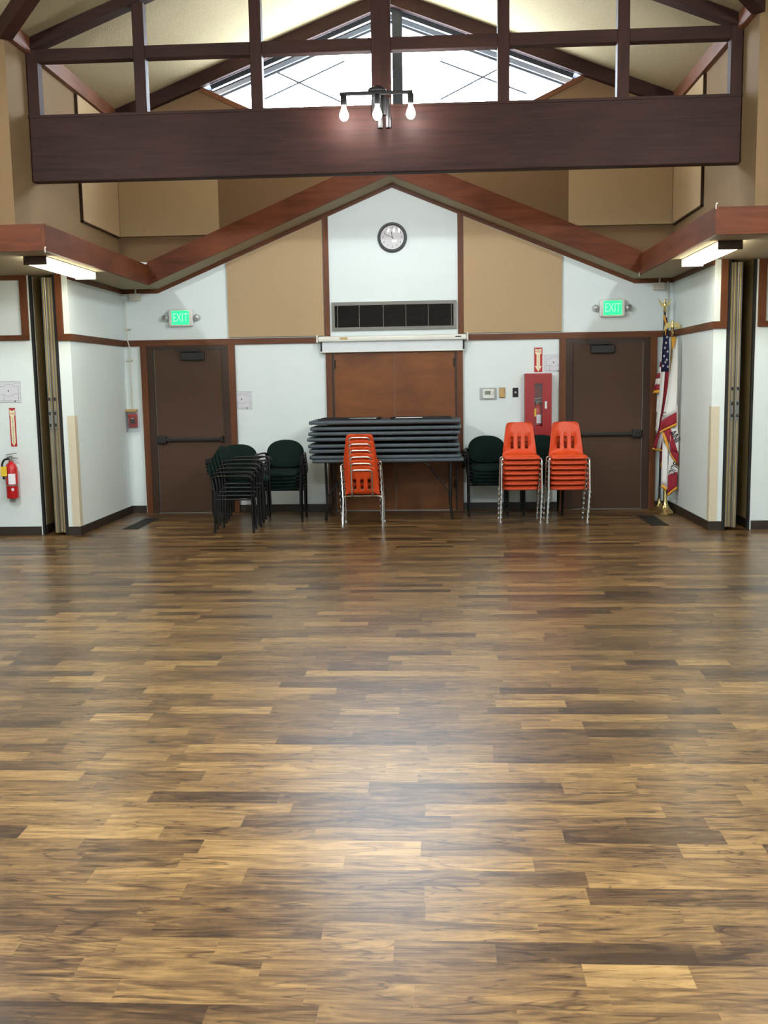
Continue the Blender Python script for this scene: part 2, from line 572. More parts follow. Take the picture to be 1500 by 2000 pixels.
# ---------------------------------------------------------------- walls
WS = 2.95
o = mb().prism([(-W - .15, 0), (W + .15, 0), (W + .15, WS), (XF, WS), (0, WS + GS * XF), (-XF, WS), (-W - .15, WS)], 'Y', D, D + .12).build('wall_back', M['white'])
struct(o, 'white back wall of the alcove with doors, clock and vent', 'wall')
KX, KZ = 2.36, 5.36            # side corner of the kite window
gz = lambda x: ZE + SL * (W - abs(x))
BX = (KZ - 4.5) / .464
o = mb().prism([(-W, WS), (-XF, WS), (0, WS + GS * XF), (XF, WS), (W, WS), (W, ZE), (KX, gz(KX)), (KX, KZ), (KX - BX, 4.5), (-KX + BX, 4.5), (-KX, KZ), (-KX, gz(KX)), (-W, ZE)],
               'Y', D, D + .12).build('wall_gable', M['gable'])
struct(o, 'dark brown upper gable wall around the bright window', 'wall')
for sx, side in ((-1, 'left'), (1, 'right')):
    a, b_ = sorted((sx * W, sx * (W + .135)))
    o = mb().box(a, b_, YN, D, 0, ZFB + .03).build('wall_' + side, M['white'])
    struct(o, 'white %s side wall of the alcove' % side, 'wall')
    a, b_ = sorted((sx * W, sx * (W + .12)))
    o = mb().box(a, b_, YC + W, D + .12, ZFB + .03, ZE + .05).build('wall_%s_upper' % side, M['tan_wall'])
    struct(o, 'tan clerestory wall above the %s soffit' % side, 'wall')
    a, b_ = sorted((sx * (W + .12), sx * XE))
    o = mb().box(a, b_, YC + W, YC + W + .12, ZFB + .03, ZE + .05).build('wall_%s_wing_upper' % side, M['tan_wall'])
    struct(o, 'tan upper wall turning away on the %s' % side, 'wall')
    a, b_ = sorted((sx * 3.955, sx * XE))
    o = mb().box(a, b_, YW, YW + .12, 0, ZFB + .03).build('wall_%s_wing' % side, M['white'])
    struct(o, 'white wing wall %s of the folding partition pocket' % side, 'wall')
    # pocket of the folding partition
    a, b_ = sorted((sx * 3.955, sx * 4.0))
    p_ = mb().box(a, b_, YW + .12, 12.3, 0, ZFB + .03).build('wall_%s_pocket' % side, M['pocket'])
    struct(p_, 'tan lining inside the %s partition pocket' % side, 'wall')
    a, b_ = sorted((sx * 3.64, sx * 4.0))
    mb().box(a, b_, 12.3, 12.36, 0, ZFB + .03).build('pocket_back', M['pocket'], p_)
    a, b_ = sorted((sx * 3.93, sx * 3.955))
    mb().box(a, b_, YW - .005, YW + .04, 0, ZFB).build('jamb_seal', M['seal'], p_)
    a, b_ = sorted((sx * 3.641, sx * 3.676))
    mb().box(a, b_, YN - .005, YN + .1, 0, ZFB).build('jamb_seal', M['seal'], p_)
    a, b_ = sorted((sx * 3.943, sx * 3.955))
    mb().box(a, b_, YW + .1, 12.3, 0, .1).build('pocket_base', M['base'], p_)
    # far outer walls of the crossing, behind and beside the camera
    a, b_ = sorted((sx * XE, sx * (XE + .12)))
    o = mb().prism([(YS, 0), (YW + .12, 0), (YW + .12, ZE), (YC + W, ZE), (YC, zr + .05), (YC - W, ZE), (YS, ZE)], 'X', a, b_).build('wall_%s_end' % side, M['white'])
    struct(o, 'white end wall of the %s transept' % side, 'wall')
    a, b_ = sorted((sx * W, sx * XE))
    o = mb().box(a, b_, YC - W - .12, YC - W, 2.9, ZE + .05).build('wall_%s_rear_upper' % side, M['tan_wall'])
    struct(o, 'tan upper wall behind the %s transept' % side, 'wall')
    o = mb().box(a, b_, YS, YS + .1, 0, 2.95).build('wall_%s_rear' % side, M['white'])
    struct(o, 'white low wall behind the %s transept' % side, 'wall')
    a, b_ = sorted((sx * (W - .0), sx * XE))
    o = mb().box(a, b_, YS, YC - W + .5, 2.9, 2.96).build('ceiling_%s_rear' % side, M['soffit'])
    struct(o, 'low soffit ceiling over the %s rear aisle' % side, 'ceiling')
o = mb().prism([(-XE, 0), (XE, 0), (XE, ZE), (W, ZE), (0, zr + .05), (-W, ZE), (-XE, ZE)], 'Y', YS - .12, YS).build('wall_rear', M['white'])
struct(o, 'white rear wall of the hall', 'wall')

# ---------------------------------------------------------------- soffit ring with fascia boards
so = mb()
for sx in (-1, 1):
    a, b_ = sorted((sx * XF, sx * (W + .0)))
    so.box(a, b_, YFN, D, ZFB, ZFT - .03)
    a, b_ = sorted((sx * W, sx * XE))
    so.box(a, b_, YFN, YW + 1.3, ZFB, ZFT - .03)
    so.prism([(sx * XF, ZFB), (0, ZFB + GS * XF), (0, ZFB + GS * XF + .22), (sx * XF, ZFT - .03)], 'Y', YF, D)
soffit = so.build('ceiling_soffit', M['soffit'])
struct(soffit, 'hanging soffit with broad brown fascia around the alcove', 'soffit')
FT = .03
for sx in (-1, 1):
    a, b_ = sorted((sx * XF, sx * (XF - FT)))
    mb().box(a, b_, YFN - FT, YF, ZFB, ZFT).build('fascia_board', M['fascia_y'], soffit)
    a, b_ = sorted((sx * XF, sx * XE))
    mb().box(a, b_, YFN - FT, YFN, ZFB, ZFT).build('fascia_board', M['fascia_x'], soffit)
    mb().prism([(sx * XF, ZFB), (0, ZFB + GS * XF), (0, ZFB + GS * XF + .275), (sx * XF, ZFB + .275)], 'Y', YF - FT, YF).build('fascia_board', M['fascia_x'], soffit)
    # trim under the soffit: level on the side wall, raking on the back wall
    tz = ZFB - .055
    a, b_ = sorted((sx * W, sx * (W - .02)))
    t = mb().box(a, b_, YN, D, tz, ZFB).build('trim_%d' % (1 if sx < 0 else 2), M['trim_y'])
    struct(t, 'brown trim under the soffit along the %s side wall' % ('left' if sx < 0 else 'right'), 'trim')
    t = mb().prism([(sx * (W - .02), tz), (sx * (XF + .01), tz), (0, tz + GS * XF), (0, tz + GS * XF + .055), (sx * XF, ZFB), (sx * (W - .02), ZFB)], 'Y', D - .02, D).build('trim_%d' % (3 if sx < 0 else 4), M['trim_x'])
    struct(t, 'brown raking trim under the %s half of the gable soffit' % ('left' if sx < 0 else 'right'), 'trim')

# ---------------------------------------------------------------- trims, baseboards, corner guards
ZT0, ZT1 = 2.177, 2.253
for i, (x0, x1, lab) in enumerate(((-W, -.97, 'left of the projection screen'), (.932, W, 'right of the projection screen'))):
    t = mb().box(x0, x1, D - .022, D, ZT0, ZT1).build('trim_%d' % (5 + i), M['trim_x'])
    struct(t, 'brown rail on the back wall ' + lab, 'trim')
for sx, side, k in ((-1, 'left', 0), (1, 'right', 1)):
    a, b_ = sorted((sx * W, sx * (W - .02)))
    t = mb().box(a, b_, YN - .02, D - .022, ZT0, ZT1).build('trim_%d' % (7 + k), M['trim_y'])
    struct(t, 'brown rail along the %s alcove side wall' % side, 'trim')
    a, b_ = sorted((sx * W, sx * 3.64))
    mb().box(a, b_, YN - .02, YN, ZT0, ZT1).build('return_rail', M['trim_x'], t)
    a, b_ = sorted((sx * 3.57, sx * 3.64))
    mb().box(a, b_, YN - .022, YN, ZT1, ZFB).build('upright', M['trim_z'], t)
    a, b_ = sorted((sx * 3.975, sx * 7.9))
    t = mb().box(a, b_, YW - .022, YW, 2.19, 2.25).build('trim_%d' % (9 + k), M['trim_x'])
    struct(t, 'brown frame of the upper panel on the %s wing wall' % side, 'trim')
    mb().box(a, b_, YW - .022, YW, 2.848, ZFB).build('top_rail', M['trim_x'], t)
    a, b_ = sorted((sx * 3.975, sx * 4.056))
    mb().box(a, b_, YW - .024, YW, 2.25, 2.848).build('upright', M['trim_z'], t)
    # baseboards
    a, b_ = sorted((sx * W, sx * (W - .012)))
    t = mb().box(a, b_, YN - .012, D, 0, .097).build('baseboard_' + side, M['base'])
    struct(t, 'dark vinyl baseboard along the %s alcove side wall' % side, 'baseboard')
    a, b_ = sorted((sx * W, sx * 3.641))
    mb().box(a, b_, YN - .012, YN, 0, .097).build('return_piece', M['base'], t)
    a, b_ = sorted((sx * 3.97, sx * 7.95))
    t = mb().box(a, b_, YW - .012, YW, 0, .097).build('baseboard_%s_wing' % side, M['base'])
    struct(t, 'dark vinyl baseboard under the %s wing wall' % side, 'baseboard')
    # corner guard
    g = mb()
    a, b_ = sorted((sx * (W - .004), sx * (W + .085)))
    g.box(a, b_, YN - .004, YN, .1, 1.35)
    a, b_ = sorted((sx * (W - .004), sx * W))
    g.box(a, b_, YN, YN + .085, .1, 1.35)
    o = g.build('corner_guard', M['guard'])
    tag(o, 'beige corner guard on the wall edge beside the %s' % ('pull station door' if sx < 0 else 'flags'), 'corner guard')
BB = ((-W, -3.305, 'between corner and exit door'), (-2.15, -.872, 'behind the green chairs'), (.88, 2.164, 'behind the orange chairs'), (3.32, W, 'behind the flag stands'))
for i, (x0, x1, lab) in enumerate(BB):
    t = mb().box(x0, x1, D - .012, D, 0, .097).build('baseboard_back_%d' % (i + 1), M['base'])
    struct(t, 'dark baseboard of the back wall ' + lab, 'baseboard')
for x0, x1, zt, nm in ((-.884, -.815, 3.73, 11), (.818, .890, 3.73, 12)):
    t = mb().prism([(x0, ZT1), (x1, ZT1), (x1, tz + GS * (XF - abs(x1))), (x0, tz + GS * (XF - abs(x0)))], 'Y', D - .024, D).build('trim_%d' % nm, M['trim_z'])
    struct(t, 'brown upright strip on the %s of the white clock panel' % ('left' if x0 < 0 else 'right'), 'trim')

# ---------------------------------------------------------------- gable window
win = empty('window_1', (0, D, 4.5))
struct(win, 'kite shaped gable window, blazing white with daylight', 'window')


def gbar(pts, w, y0, y1, name, mat, par):
    """a bar of width w along a line in the gable plane"""
    (xa, za), (xb, zb) = pts
    d = Vector((xb - xa, zb - za)).normalized()
    n = Vector((-d.y, d.x)) * w
    o = mb().prism([(xa, za), (xb, zb), (xb + n.x, zb + n.y), (xa + n.x, za + n.y)], 'Y', y0, y1).build(name, mat)
    o.parent = par
    o.matrix_parent_inverse = Matrix.Translation(par.location).inverted()
    return o


gu = lambda x: gz(x) - .17
for sx in (-1, 1):
    gbar(((sx * KX, KZ), (sx * (KX - BX), 4.5)), sx * .06, D - .03, D + .1, 'window_trim', M['trim_x'], win)
    gbar(((sx * (KX - .1), gu(KX - .1)), (0, gu(0))), sx * .06, D + .02, D + .08, 'window_frame', M['win_frame'], win)
    x0 = sx * .02 + .09
    poly = [(sx * (KX - .02), KZ), (sx * (KX - BX), 4.5), (x0, 4.5), (x0, gu(0) + .02), (sx * .2, gu(.2) + .02)]
    o = mb().prism(poly, 'Y', D + .05, D + .056).build('pane', M['glass'])
    o.parent = win; o.matrix_parent_inverse = Matrix.Translation(win.location).inverted()
for (x0, x1, n_) in ((.03, .155, 'mullion'), (-1.19, -1.15, 'mullion'), (1.18, 1.22, 'mullion')):
    if n_ == 'mullion' and abs(x0) > 1: continue
    o = mb().box(x0, x1, D + .0, D + .1, 4.5, gu(x0) + .05).build(n_, M['win_frame'])
    o.parent = win; o.matrix_parent_inverse = Matrix.Translation(win.location).inverted()
o = mb().box(-KX + BX, KX - BX, D - .03, D + .1, 4.46, 4.52).build('window_sill', M['trim_x'])
o.parent = win; o.matrix_parent_inverse = Matrix.Translation(win.location).inverted()
# roof overhang outside the window, with a pale gutter board, and brace rods
ov = mb()
gut = mb()
for sx in (-1, 1):
    ov.prism([(sx * (W + .6), gz(W + .6) - .10), (0, zr - .10), (0, zr + .12), (sx * (W + .6), gz(W + .6) + .12)], 'Y', D + .121, D + .50)
    gut.prism([(sx * (W + .6), gz(W + .6) - .19), (0, zr - .19), (0, zr - .13), (sx * (W + .6), gz(W + .6) - .13)], 'Y', D + .42, D + .45)
    ov.prism([(sx * (W + .6), gz(W + .6) - .22), (0, zr - .22), (0, zr - .10), (sx * (W + .6), gz(W + .6) - .10)], 'Y', D + .45, D + .50)
o = ov.build('roof_overhang', M['outside_dark'])
struct(o, 'dark roof overhang outside the gable window', 'roof')
gut.build('gutter_board', M['outside_light'], o)
for ends in (((-1.80, 5.80), (-.60, 5.23)), ((-1.80, 5.26), (-.60, 5.76)), ((.62, 5.25), (1.72, 5.77)), ((.62, 5.72), (1.72, 5.29))):
    (xa, za), (xb, zb) = ends
    mb().tube([(xa, D + .47, za), (xb, D + .47, zb)], .012, 6).build('brace_rod', M['outside_dark'], o)

# ---------------------------------------------------------------- roof truss
YB = 10.27
truss = empty('roof_truss', (0, YB, 3.72))
tag(truss, 'dark stained timber truss spanning the alcove, deep beam below slender posts', 'truss')


def tp(m, name, mat):
    o = m.build(name, mat)
    o.parent = truss
    o.matrix_parent_inverse = Matrix.Translation(truss.location).inverted()
    return o


tp(mb().rbox(-W + .002, W - .002, YB, YB + .13, 3.72, 4.348, .012), 'beam', M['beam'])
tp(mb().box(-W + .002, W - .002, YB - .012, YB + .142, 4.335, 4.362), 'beam_cap', M['member_x'])
zt_at = lambda x: ZE + SL * (W - abs(x)) - .02
for x, w in ((-3.445, .115), (-2.36, .115), (-1.20, .115), (.03, .19), (1.22, .115), (2.37, .115), (3.445, .115)):
    tp(mb().rbox(x - w / 2, x + w / 2, YB + .005, YB + .125, 4.362, zt_at(abs(x) + w / 2) - .08, .004, 1), 'post', M['member'])
xs = [-3.445, -2.36, -1.20, .03, 1.22, 2.37, 3.445]
hw = [.0575, .0575, .0575, .095, .0575, .0575, .0575]
for i in range(6):
    tp(mb().rbox(xs[i] + hw[i], xs[i + 1] - hw[i + 1], YB + .01, YB + .12, 4.875, 4.995, .004, 1), 'chord', M['member_x'])
for sx in (-1, 1):
    tp(mb().prism([(sx * (W - .005), ZE - .12), (0, zr - .12), (0, zr - .01), (sx * (W - .005), ZE - .01)], 'Y', YB - .01, YB + .14), 'top_chord', M['member_x'])

# bulb fixture: one on the king post, four more added unseen to brighten the room
def bulb_fixture(name, loc, rz, watts, label):
    t = empty(name, loc, rz)
    tag(t, label, 'light')
    mb().rbox(-.06, .08, .18, .24, -.02, .16, .01).build('mounting_box', M['black_metal'], t)
    mb().rbox(-.36, .34, -.02, .02, .12, .15, .006).build('crossbar', M['black_metal'], t)
    mb().box(-.02, .03, 0, .2, .11, .14).build('arm', M['black_metal'], t)
    mb().lathe([(.09, 0), (.085, .02), (.03, .05), (.01, .055)], (0, 0, .15), 16).build('canopy', M['black_metal'], t, True)
    for x in (-.32, 0, .32):
        mb().lathe([(.028, .03), (.03, .04), (.03, .115), (.02, .13)], (x, 0, 0), 12).build('socket', M['black_metal'], t, True)
        r = 1.0
        mb().lathe([(.004, -.115), (.022, -.108), (.038, -.09), (.044, -.068), (.041, -.045), (.028, -.012), (.02, .01), (.019, .032)], (x, 0, 0), 14).build('bulb', M['bulb'], t, True)
        if not watts: continue  # only the added fixtures carry point lights
        ld = bpy.data.lights.new('fill_light', 'POINT')
        ld.energy = watts
        ld.color = LAMP
        ld.shadow_soft_size = .05
        lo = bpy.data.objects.new('fill_light', ld)
        col.objects.link(lo)
        lo.parent = t
        lo.location = (x, 0, -.175)
    for x in (.02, .10):
        mb().lathe([(.018, -.165), (.03, -.16), (.032, -.06), (.022, -.04), (.015, .12)], (x, .12, 0), 12).build('spot_can', M['black_metal'], t, True)
    return t


bulb_fixture('bulb_fixture', (0, YB - .25, 4.27), 0, 0, 'black fixture with three glowing bulbs hung before the king post')
bulb_fixture('bulb_fixture', (0, YB + .13 + .25, 4.30), PI, ALCOVE_FILL_W, 'added three bulb fixture brightening the back wall, unseen behind the beam')  # added fill for the back wall, hidden from view by the beam
bulb_fixture('bulb_fixture', (0, 2 * YC - YB + .25, 4.27), PI, REAR_FILL_W, 'added unseen three bulb fixture brightening the hall, high above the camera')  # added fill over the near floor, out of view
for sx, lab in ((-1, 'left'), (1, 'right')):
    bulb_fixture('bulb_fixture', (sx * (W + .1), YC, 4.27), -sx * PI / 2, SIDE_FILL_W, 'added unseen three bulb fixture brightening the hall from the %s transept' % lab)  # added pair of fill fixtures, out of view at the sides

# fluorescent fixtures under the soffit
def tube_light(x0, x1, y0, y1, lab):
    t = empty('fluorescent_light', ((x0 + x1) / 2, (y0 + y1) / 2, ZFB))
    tag(t, lab, 'light', 'fluorescent lights under the soffit')
    hx, hy = (x1 - x0) / 2, (y1 - y0) / 2
    mb().box(-hx, hx, -hy + .01, hy - .01, -.012, 0).build('tray', M['plastic_white'], t)
    for s in (-1, 1):
        a, b_ = sorted((s * hy, s * (hy - .012)))
        mb().rbox(-hx - .004, hx + .004, a, b_, -.082, -.001, .004, 1).build('end_cap', M['door_frame'] if s < 0 else M['plastic_white'], t)
    mb().prism([(-hx, -.012), (hx, -.012), (hx - .004, -.05), (hx - .035, -.078), (-hx + .035, -.078), (-hx + .004, -.05)], 'Y', -hy + .013, hy - .013).build('lens', M['lens'], t)


tube_light(-3.345, -3.128, 9.54, 10.93, 'glowing wraparound fluorescent light under the soffit above the left partition')
tube_light(3.128, 3.345, 9.58, 10.97, 'glowing wraparound fluorescent light under the soffit above the right partition')

# ---------------------------------------------------------------- doors
def exit_door(name, x0, x1, hinge_left, label):
    d = empty(name, ((x0 + x1) / 2, D, 0))
    struct(d, label, 'door')
    c = (x0 + x1) / 2
    h = (x1 - x0) / 2
    y = -.001
    mb().box(-h, h, y - .014, y, .012, 2.118).build('leaf', M['door_metal'], d)
    f = mb()
    for s in (-1, 1):
        a, b_ = sorted((s * (h + .004), s * (h + .09)))
        f.box(a, b_, y - .034, y, 0, 2.175)
        a, b_ = sorted((s * (h + .004), s * (h + .03)))
        f.box(a, b_, y - .022, y, 0, 2.14)
    f.box(-h - .004, h + .004, y - .034, y, 2.123, 2.175)
    f.build('frame', M['door_frame'], d)
    s_ = -1 if hinge_left else 1
    a, b_ = sorted((-s_ * (h + .001), -s_ * (h + .004)))
    for s in (-1, 1):
        a, b_ = sorted((s * (h + .09), s * (h + .172)))
        mb().box(a, b_, y - .045, y, 0, ZT0).build('casing', M['trim_z'], d)
    # light crack on the latch side, threshold
    a, b_ = sorted((s_ * (h - .003), s_ * (h + .002)))
    mb().box(a, b_, y - .0165, y - .013, .012, 2.118).build('edge_strip', M['steel'], d)
    mb().rbox(-h - .01, h + .01, y - .06, y, 0, .010, .003, 1).build('threshold', M['steel'], d)
    # panic bar
    pb = mb().rbox(-h + .03, h - .03, y - .075, y - .045, .945, .985, .008).build('push_bar', M['black_metal'], d)
    a, b_ = sorted((s_ * h * .98, s_ * (h - .13)))
    mb().rbox(a, b_, y - .085, y - .014, .915, 1.015, .012).build('latch_case', M['black_metal'], pb)
    a, b_ = sorted((-s_ * h * .98, -s_ * (h - .045)))
    mb().rbox(a, b_, y - .08, y - .014, .925, 1.005, .01).build('end_bracket', M['black_metal'], pb)
    # closer
    cx_ = -s_ * .07
    cb = mb().rbox(cx_ - .15, cx_ + .15, y - .075, y - .014, 1.985, 2.09, .01).build('closer', M['black_metal'], d)
    mb().box(cx_ - .2, cx_ + .1, y - .09, y - .07, 2.098, 2.122).build('closer_arm', M['black_metal'], cb)
    mb().lathe([(.018, 0), (.018, .03), (.01, .035)], (cx_ + .05, y - .05, 2.09), 10).build('pivot', M['black_metal'], cb)
    return d


exit_door('door_1', -3.114, -2.228, True, 'brown exit door on the left with black panic bar, beside the pull station')
exit_door('door_2', 2.27, 3.147, False, 'brown exit door on the right with black panic bar, beside the flags')
d3 = empty('door_3', (0, D, 0))
struct(d3, 'amber veneered double door behind the stack of folding tables', 'door')
for x0, x1 in ((-.772, -.002), (.002, .775)):
    lf = mb().box(x0, x1, -.018, -.001, .012, 2.14).build('leaf', M['door_wood'], d3)
    hx = x0 + .012 if x0 < -.1 else x1 - .012
    for z in (.3, 1.85):
        mb().lathe([(.011, 0), (.011, .11)], (hx, -.024, z), 8).build('hinge', M['door_frame'], lf)
for s in (-1, 1):
    a, b_ = sorted((s * .80, s * .876))
    mb().box(a, b_, -.045, -.001, 0, ZT0).build('casing', M['trim_z'], d3)
    a, b_ = sorted((s * .776, s * .80))
    mb().box(a, b_, -.03, -.001, 0, ZT0).build('stop', M['door_frame'], d3)
mb().box(-.80, .80, -.03, -.001, 2.143, ZT0 + .07).build('head', M['trim_x'], d3)

# ================================================================ THINGS ON THE WALLS
# ---------------------------------------------------------------- acoustic panels
def apanel(poly, axis, a0, a1, label):
    o = mb().prism(poly, axis, a0, a1).build('acoustic_panel', M['panel'])
    tag(o, label, 'acoustic panel', 'beige acoustic panels')
    return o


zs = lambda x: tz + GS * (XF - abs(x)) - .006
for sx, lab in ((-1, 'left'), (1, 'right')):
    apanel([(sx * 2.124, 2.268), (sx * .892, 2.268), (sx * .892, zs(.892)), (sx * 2.124, zs(2.124))], 'Y', D - .032, D - .002, 'beige cloth wall panel with slanted top, %s of the clock' % lab)
    apanel([(sx * 2.20, 3.56), (sx * (W - .035), 3.56), (sx * (W - .035), 4.95), (sx * 2.20, 4.95)], 'Y', D - .037, D - .002, 'beige cloth panel on the upper gable wall in the %s corner' % lab)
    a, b_ = sorted((sx * W, sx * (W - .03)))
    p_ = apanel([(11.645, 3.555), (D - .036, 3.555), (D - .036, ZE - .15), (11.645, ZE - .15)], 'X', a, b_, 'beige cloth panel on the %s clerestory wall' % lab)
    a, b_ = sorted((sx * W, sx * (W - .034)))
    mb().box(a, b_, 11.63, 11.645, 3.54, ZE - .15).build('edge_trim', M['door_frame'], p_)
    mb().box(a, b_, 11.63, D - .036, 3.54, 3.555).build('edge_trim', M['door_frame'], p_)

# ---------------------------------------------------------------- clock
ck = empty('wall_clock', (-.003, D, 3.475))
tag(ck, 'round black rimmed wall clock showing eleven forty nine', 'clock')
mb().lathe([(.183, 0), (.186, -.02), (.176, -.045), (.155, -.045), (.148, -.03), (.148, 0)], (0, 0, 0), 40, 'Y').build('rim', M['black_plastic'], ck, True)
mb().lathe([(.15, -.012), (.15, -.02)], (0, 0, 0), 40, 'Y').build('face', M['clock_face'], ck)
for h_ in range(1, 13):
    a = PI / 2 - h_ * PI / 6
    text_obj('numeral', str(h_), .034, M['ink'], ck, on_wall(.118 * math.cos(a), -.0205, .118 * math.sin(a)), .0006)
for ang, ln, w in ((-6, .07, .007), (-66, .105, .005)):
    a = PI / 2 - math.radians(ang)
    dx, dz = math.cos(a), math.sin(a)
    px, pz = -dz * w / 2, dx * w / 2
    mb().prism([(px - dx * .02, pz - dz * .02), (-px - dx * .02, -pz - dz * .02), (-px + dx * ln, -pz + dz * ln), (px + dx * ln, pz + dz * ln)], 'Y', -.027, -.024).build('hand', M['ink'], ck)
mb().lathe([(.149, -.034), (.12, -.0375), (.06, -.041), (.001, -.042)], (0, 0, 0), 32, 'Y').build('cover', M['clear'], ck, True)

# ---------------------------------------------------------------- vent grille
vt = empty('air_vent', (0, D, 2.325))
tag(vt, 'long dark louvered return vent with grey frame below the clock', 'vent')
f = mb()
f.box(-.79, .80, -.025, 0, 0, .042).box(-.79, .80, -.025, 0, .317, .359).box(-.79, -.752, -.025, 0, .042, .317).box(.762, .80, -.025, 0, .042, .317)
f.build('frame', M['vent_frame'], vt)
mb().box(-.752, .762, -.004, -.0005, .042, .317).build('backing', M['vent_dark'], vt)
sl = mb()
for k in range(19):
    z = .048 + k * .0142
    sl.add([(-.752, -.02, z), (.762, -.02, z), (.762, -.006, z + .011), (-.752, -.006, z + .011), (-.752, -.0195, z + .0015), (.762, -.0195, z + .0015), (.762, -.006, z + .0125), (-.752, -.006, z + .0125)],
           [(0, 1, 2, 3), (7, 6, 5, 4), (0, 4, 5, 1), (3, 2, 6, 7)])
o = sl.build('louvers', M['vent_slat'], vt)
o['kind'] = 'stuff'
for x in (-.715, -.437, -.13, .158, .443, .735):
    mb().box(x - .003, x + .003, -.0225, -.006, .042, .317).build('divider', M['vent_frame'], vt)

# ---------------------------------------------------------------- projection screen
ps = empty('projection_screen', (-.02, D, 2.05))
tag(ps, 'white roll down projection screen hung above the double door, barely lowered', 'screen')
mb().rbox(-.945, .945, -.115, -.03, .135, .205, .02).build('housing', M['screen_case'], ps, True)
for s in (-1, 1):
    a, b_ = sorted((s * .945, s * .965))
    mb().rbox(a, b_, -.12, -.0, .125, .22, .006).build('end_cap', M['screen_case'], ps)
    a, b_ = sorted((s * .895, s * .918))
    mb().box(a, b_, -.072, -.07, .012, .14).build('black_border', M['ink'], ps)
mb().box(-.895, .895, -.072, -.07, .012, .14).build('fabric', M['screen'], ps)
mb().rbox(-.925, .925, -.08, -.062, 0, .016, .006).build('bottom_bar', M['screen_case'], ps)
mb().box(-.665, -.565, -.1155, -.1145, .16, .19).build('sticker', M['tan_plastic'], ps)
mb().box(.80, .875, -.1155, -.1145, .168, .182).build('name_plate', M['ink'], ps)

# ---------------------------------------------------------------- exit signs
for x, z, lab in ((-2.737, 2.526, 'left'), (2.752, 2.543, 'right')):
    t = empty('exit_sign', (x, D, z))
    tag(t, 'lit green exit sign with two lamp heads above the %s door' % lab, 'exit sign', 'exit signs over the doors')
    mb().rbox(-.16, .16, -.06, 0, -.11, .11, .02).build('housing', M['plastic_white'], t)
    mb().box(-.112, .112, -.0625, -.06, -.085, .09).build('face', M['exit_green'], t)
    text_obj('lettering', 'EXIT', .155, M['exit_letter'], t, on_wall(0, -.064, .0, .62), .001)
    for s in (-1, 1):
        lh = mb().lathe([(.02, 0), (.04, -.012), (.042, -.045), (.036, -.05)], (s * .205, -.005, .005), 16, 'Y').build('lamp_head', M['plastic_grey'], t, True)
        mb().lathe([(.034, -.049), (.02, -.053), (.001, -.055)], (s * .205, -.005, .005), 14, 'Y').build('lamp_lens', M['steel'], lh, True)
        mb().tube([(s * .15, -.02, -.05), (s * .185, -.02, -.035)], .009, 6).build('lamp_arm', M['plastic_grey'], t)

# ---------------------------------------------------------------- papers (evacuation plans)
def plan_paper(x0, x1, z0, z1, y, lab):
    t = empty('evacuation_plan', ((x0 + x1) / 2, y, (z0 + z1) / 2))
    tag(t, lab, 'notice', 'evacuation plans')
    w, h = (x1 - x0) / 2, (z1 - z0) / 2
    mb().box(-w, w, -.004, 0, -h, h).build('sleeve', M['clear'], t)
    mb().box(-w + .006, w - .006, -.003, -.0008, -h + .006, h - .006).build('sheet', M['paper'], t)
    pr_ = mb()
    L_ = [(-.75, .55, -.3, .55), (-.3, .55, -.2, .72), (-.2, .72, .35, .72), (.35, .72, .42, .55), (.42, .55, .8, .55), (.8, .55, .8, -.2), (-.75, .55, -.75, -.2),
          (-.75, -.2, -.3, -.2), (-.3, -.2, -.2, -.35), (-.2, -.35, .3, -.35), (.3, -.35, .4, -.2), (.4, -.2, .8, -.2), (-.75, -.2, -.75, -.8), (-.4, -.25, -.4, -.8), (.8, -.2, .8, -.8), (-.75, -.8, .8, -.8), (-.9, .8, -.7, .8), (.5, .8, .9, .8)]
    for xa, za, xb, zb in L_:
        a, b_ = Vector((xa * w, za * h)), Vector((xb * w, zb * h))
        d = (b_ - a).normalized()
        n = Vector((-d.y, d.x)) * .0011
        pr_.prism([(a + n)[:], (a - n)[:], (b_ - n)[:], (b_ + n)[:]], 'Y', -.0042, -.003)
    pr_.build('plan_lines', M['ink_thin'], t)
    dt = mb()
    dt.lathe([(.008, -.0042), (.008, -.003)], (.0, 0, .12 * h), 10, 'Y')
    dt.lathe([(.008, -.0042), (.008, -.003)], (.5 * w, 0, -.86 * h), 10, 'Y')
    dt.build('plan_dots', M['ink'], t)


plan_paper(-2.125, -1.855, 1.345, 1.578, D, 'evacuation plan sheet on the back wall between left exit door and green chairs')
plan_paper(1.905, 2.150, 1.757, 1.978, D, 'evacuation plan sheet above the red cabinet')
plan_paper(-4.40, -4.115, 1.502, 1.742, YW, 'evacuation plan sheet on the left wing wall above the extinguisher arrow')

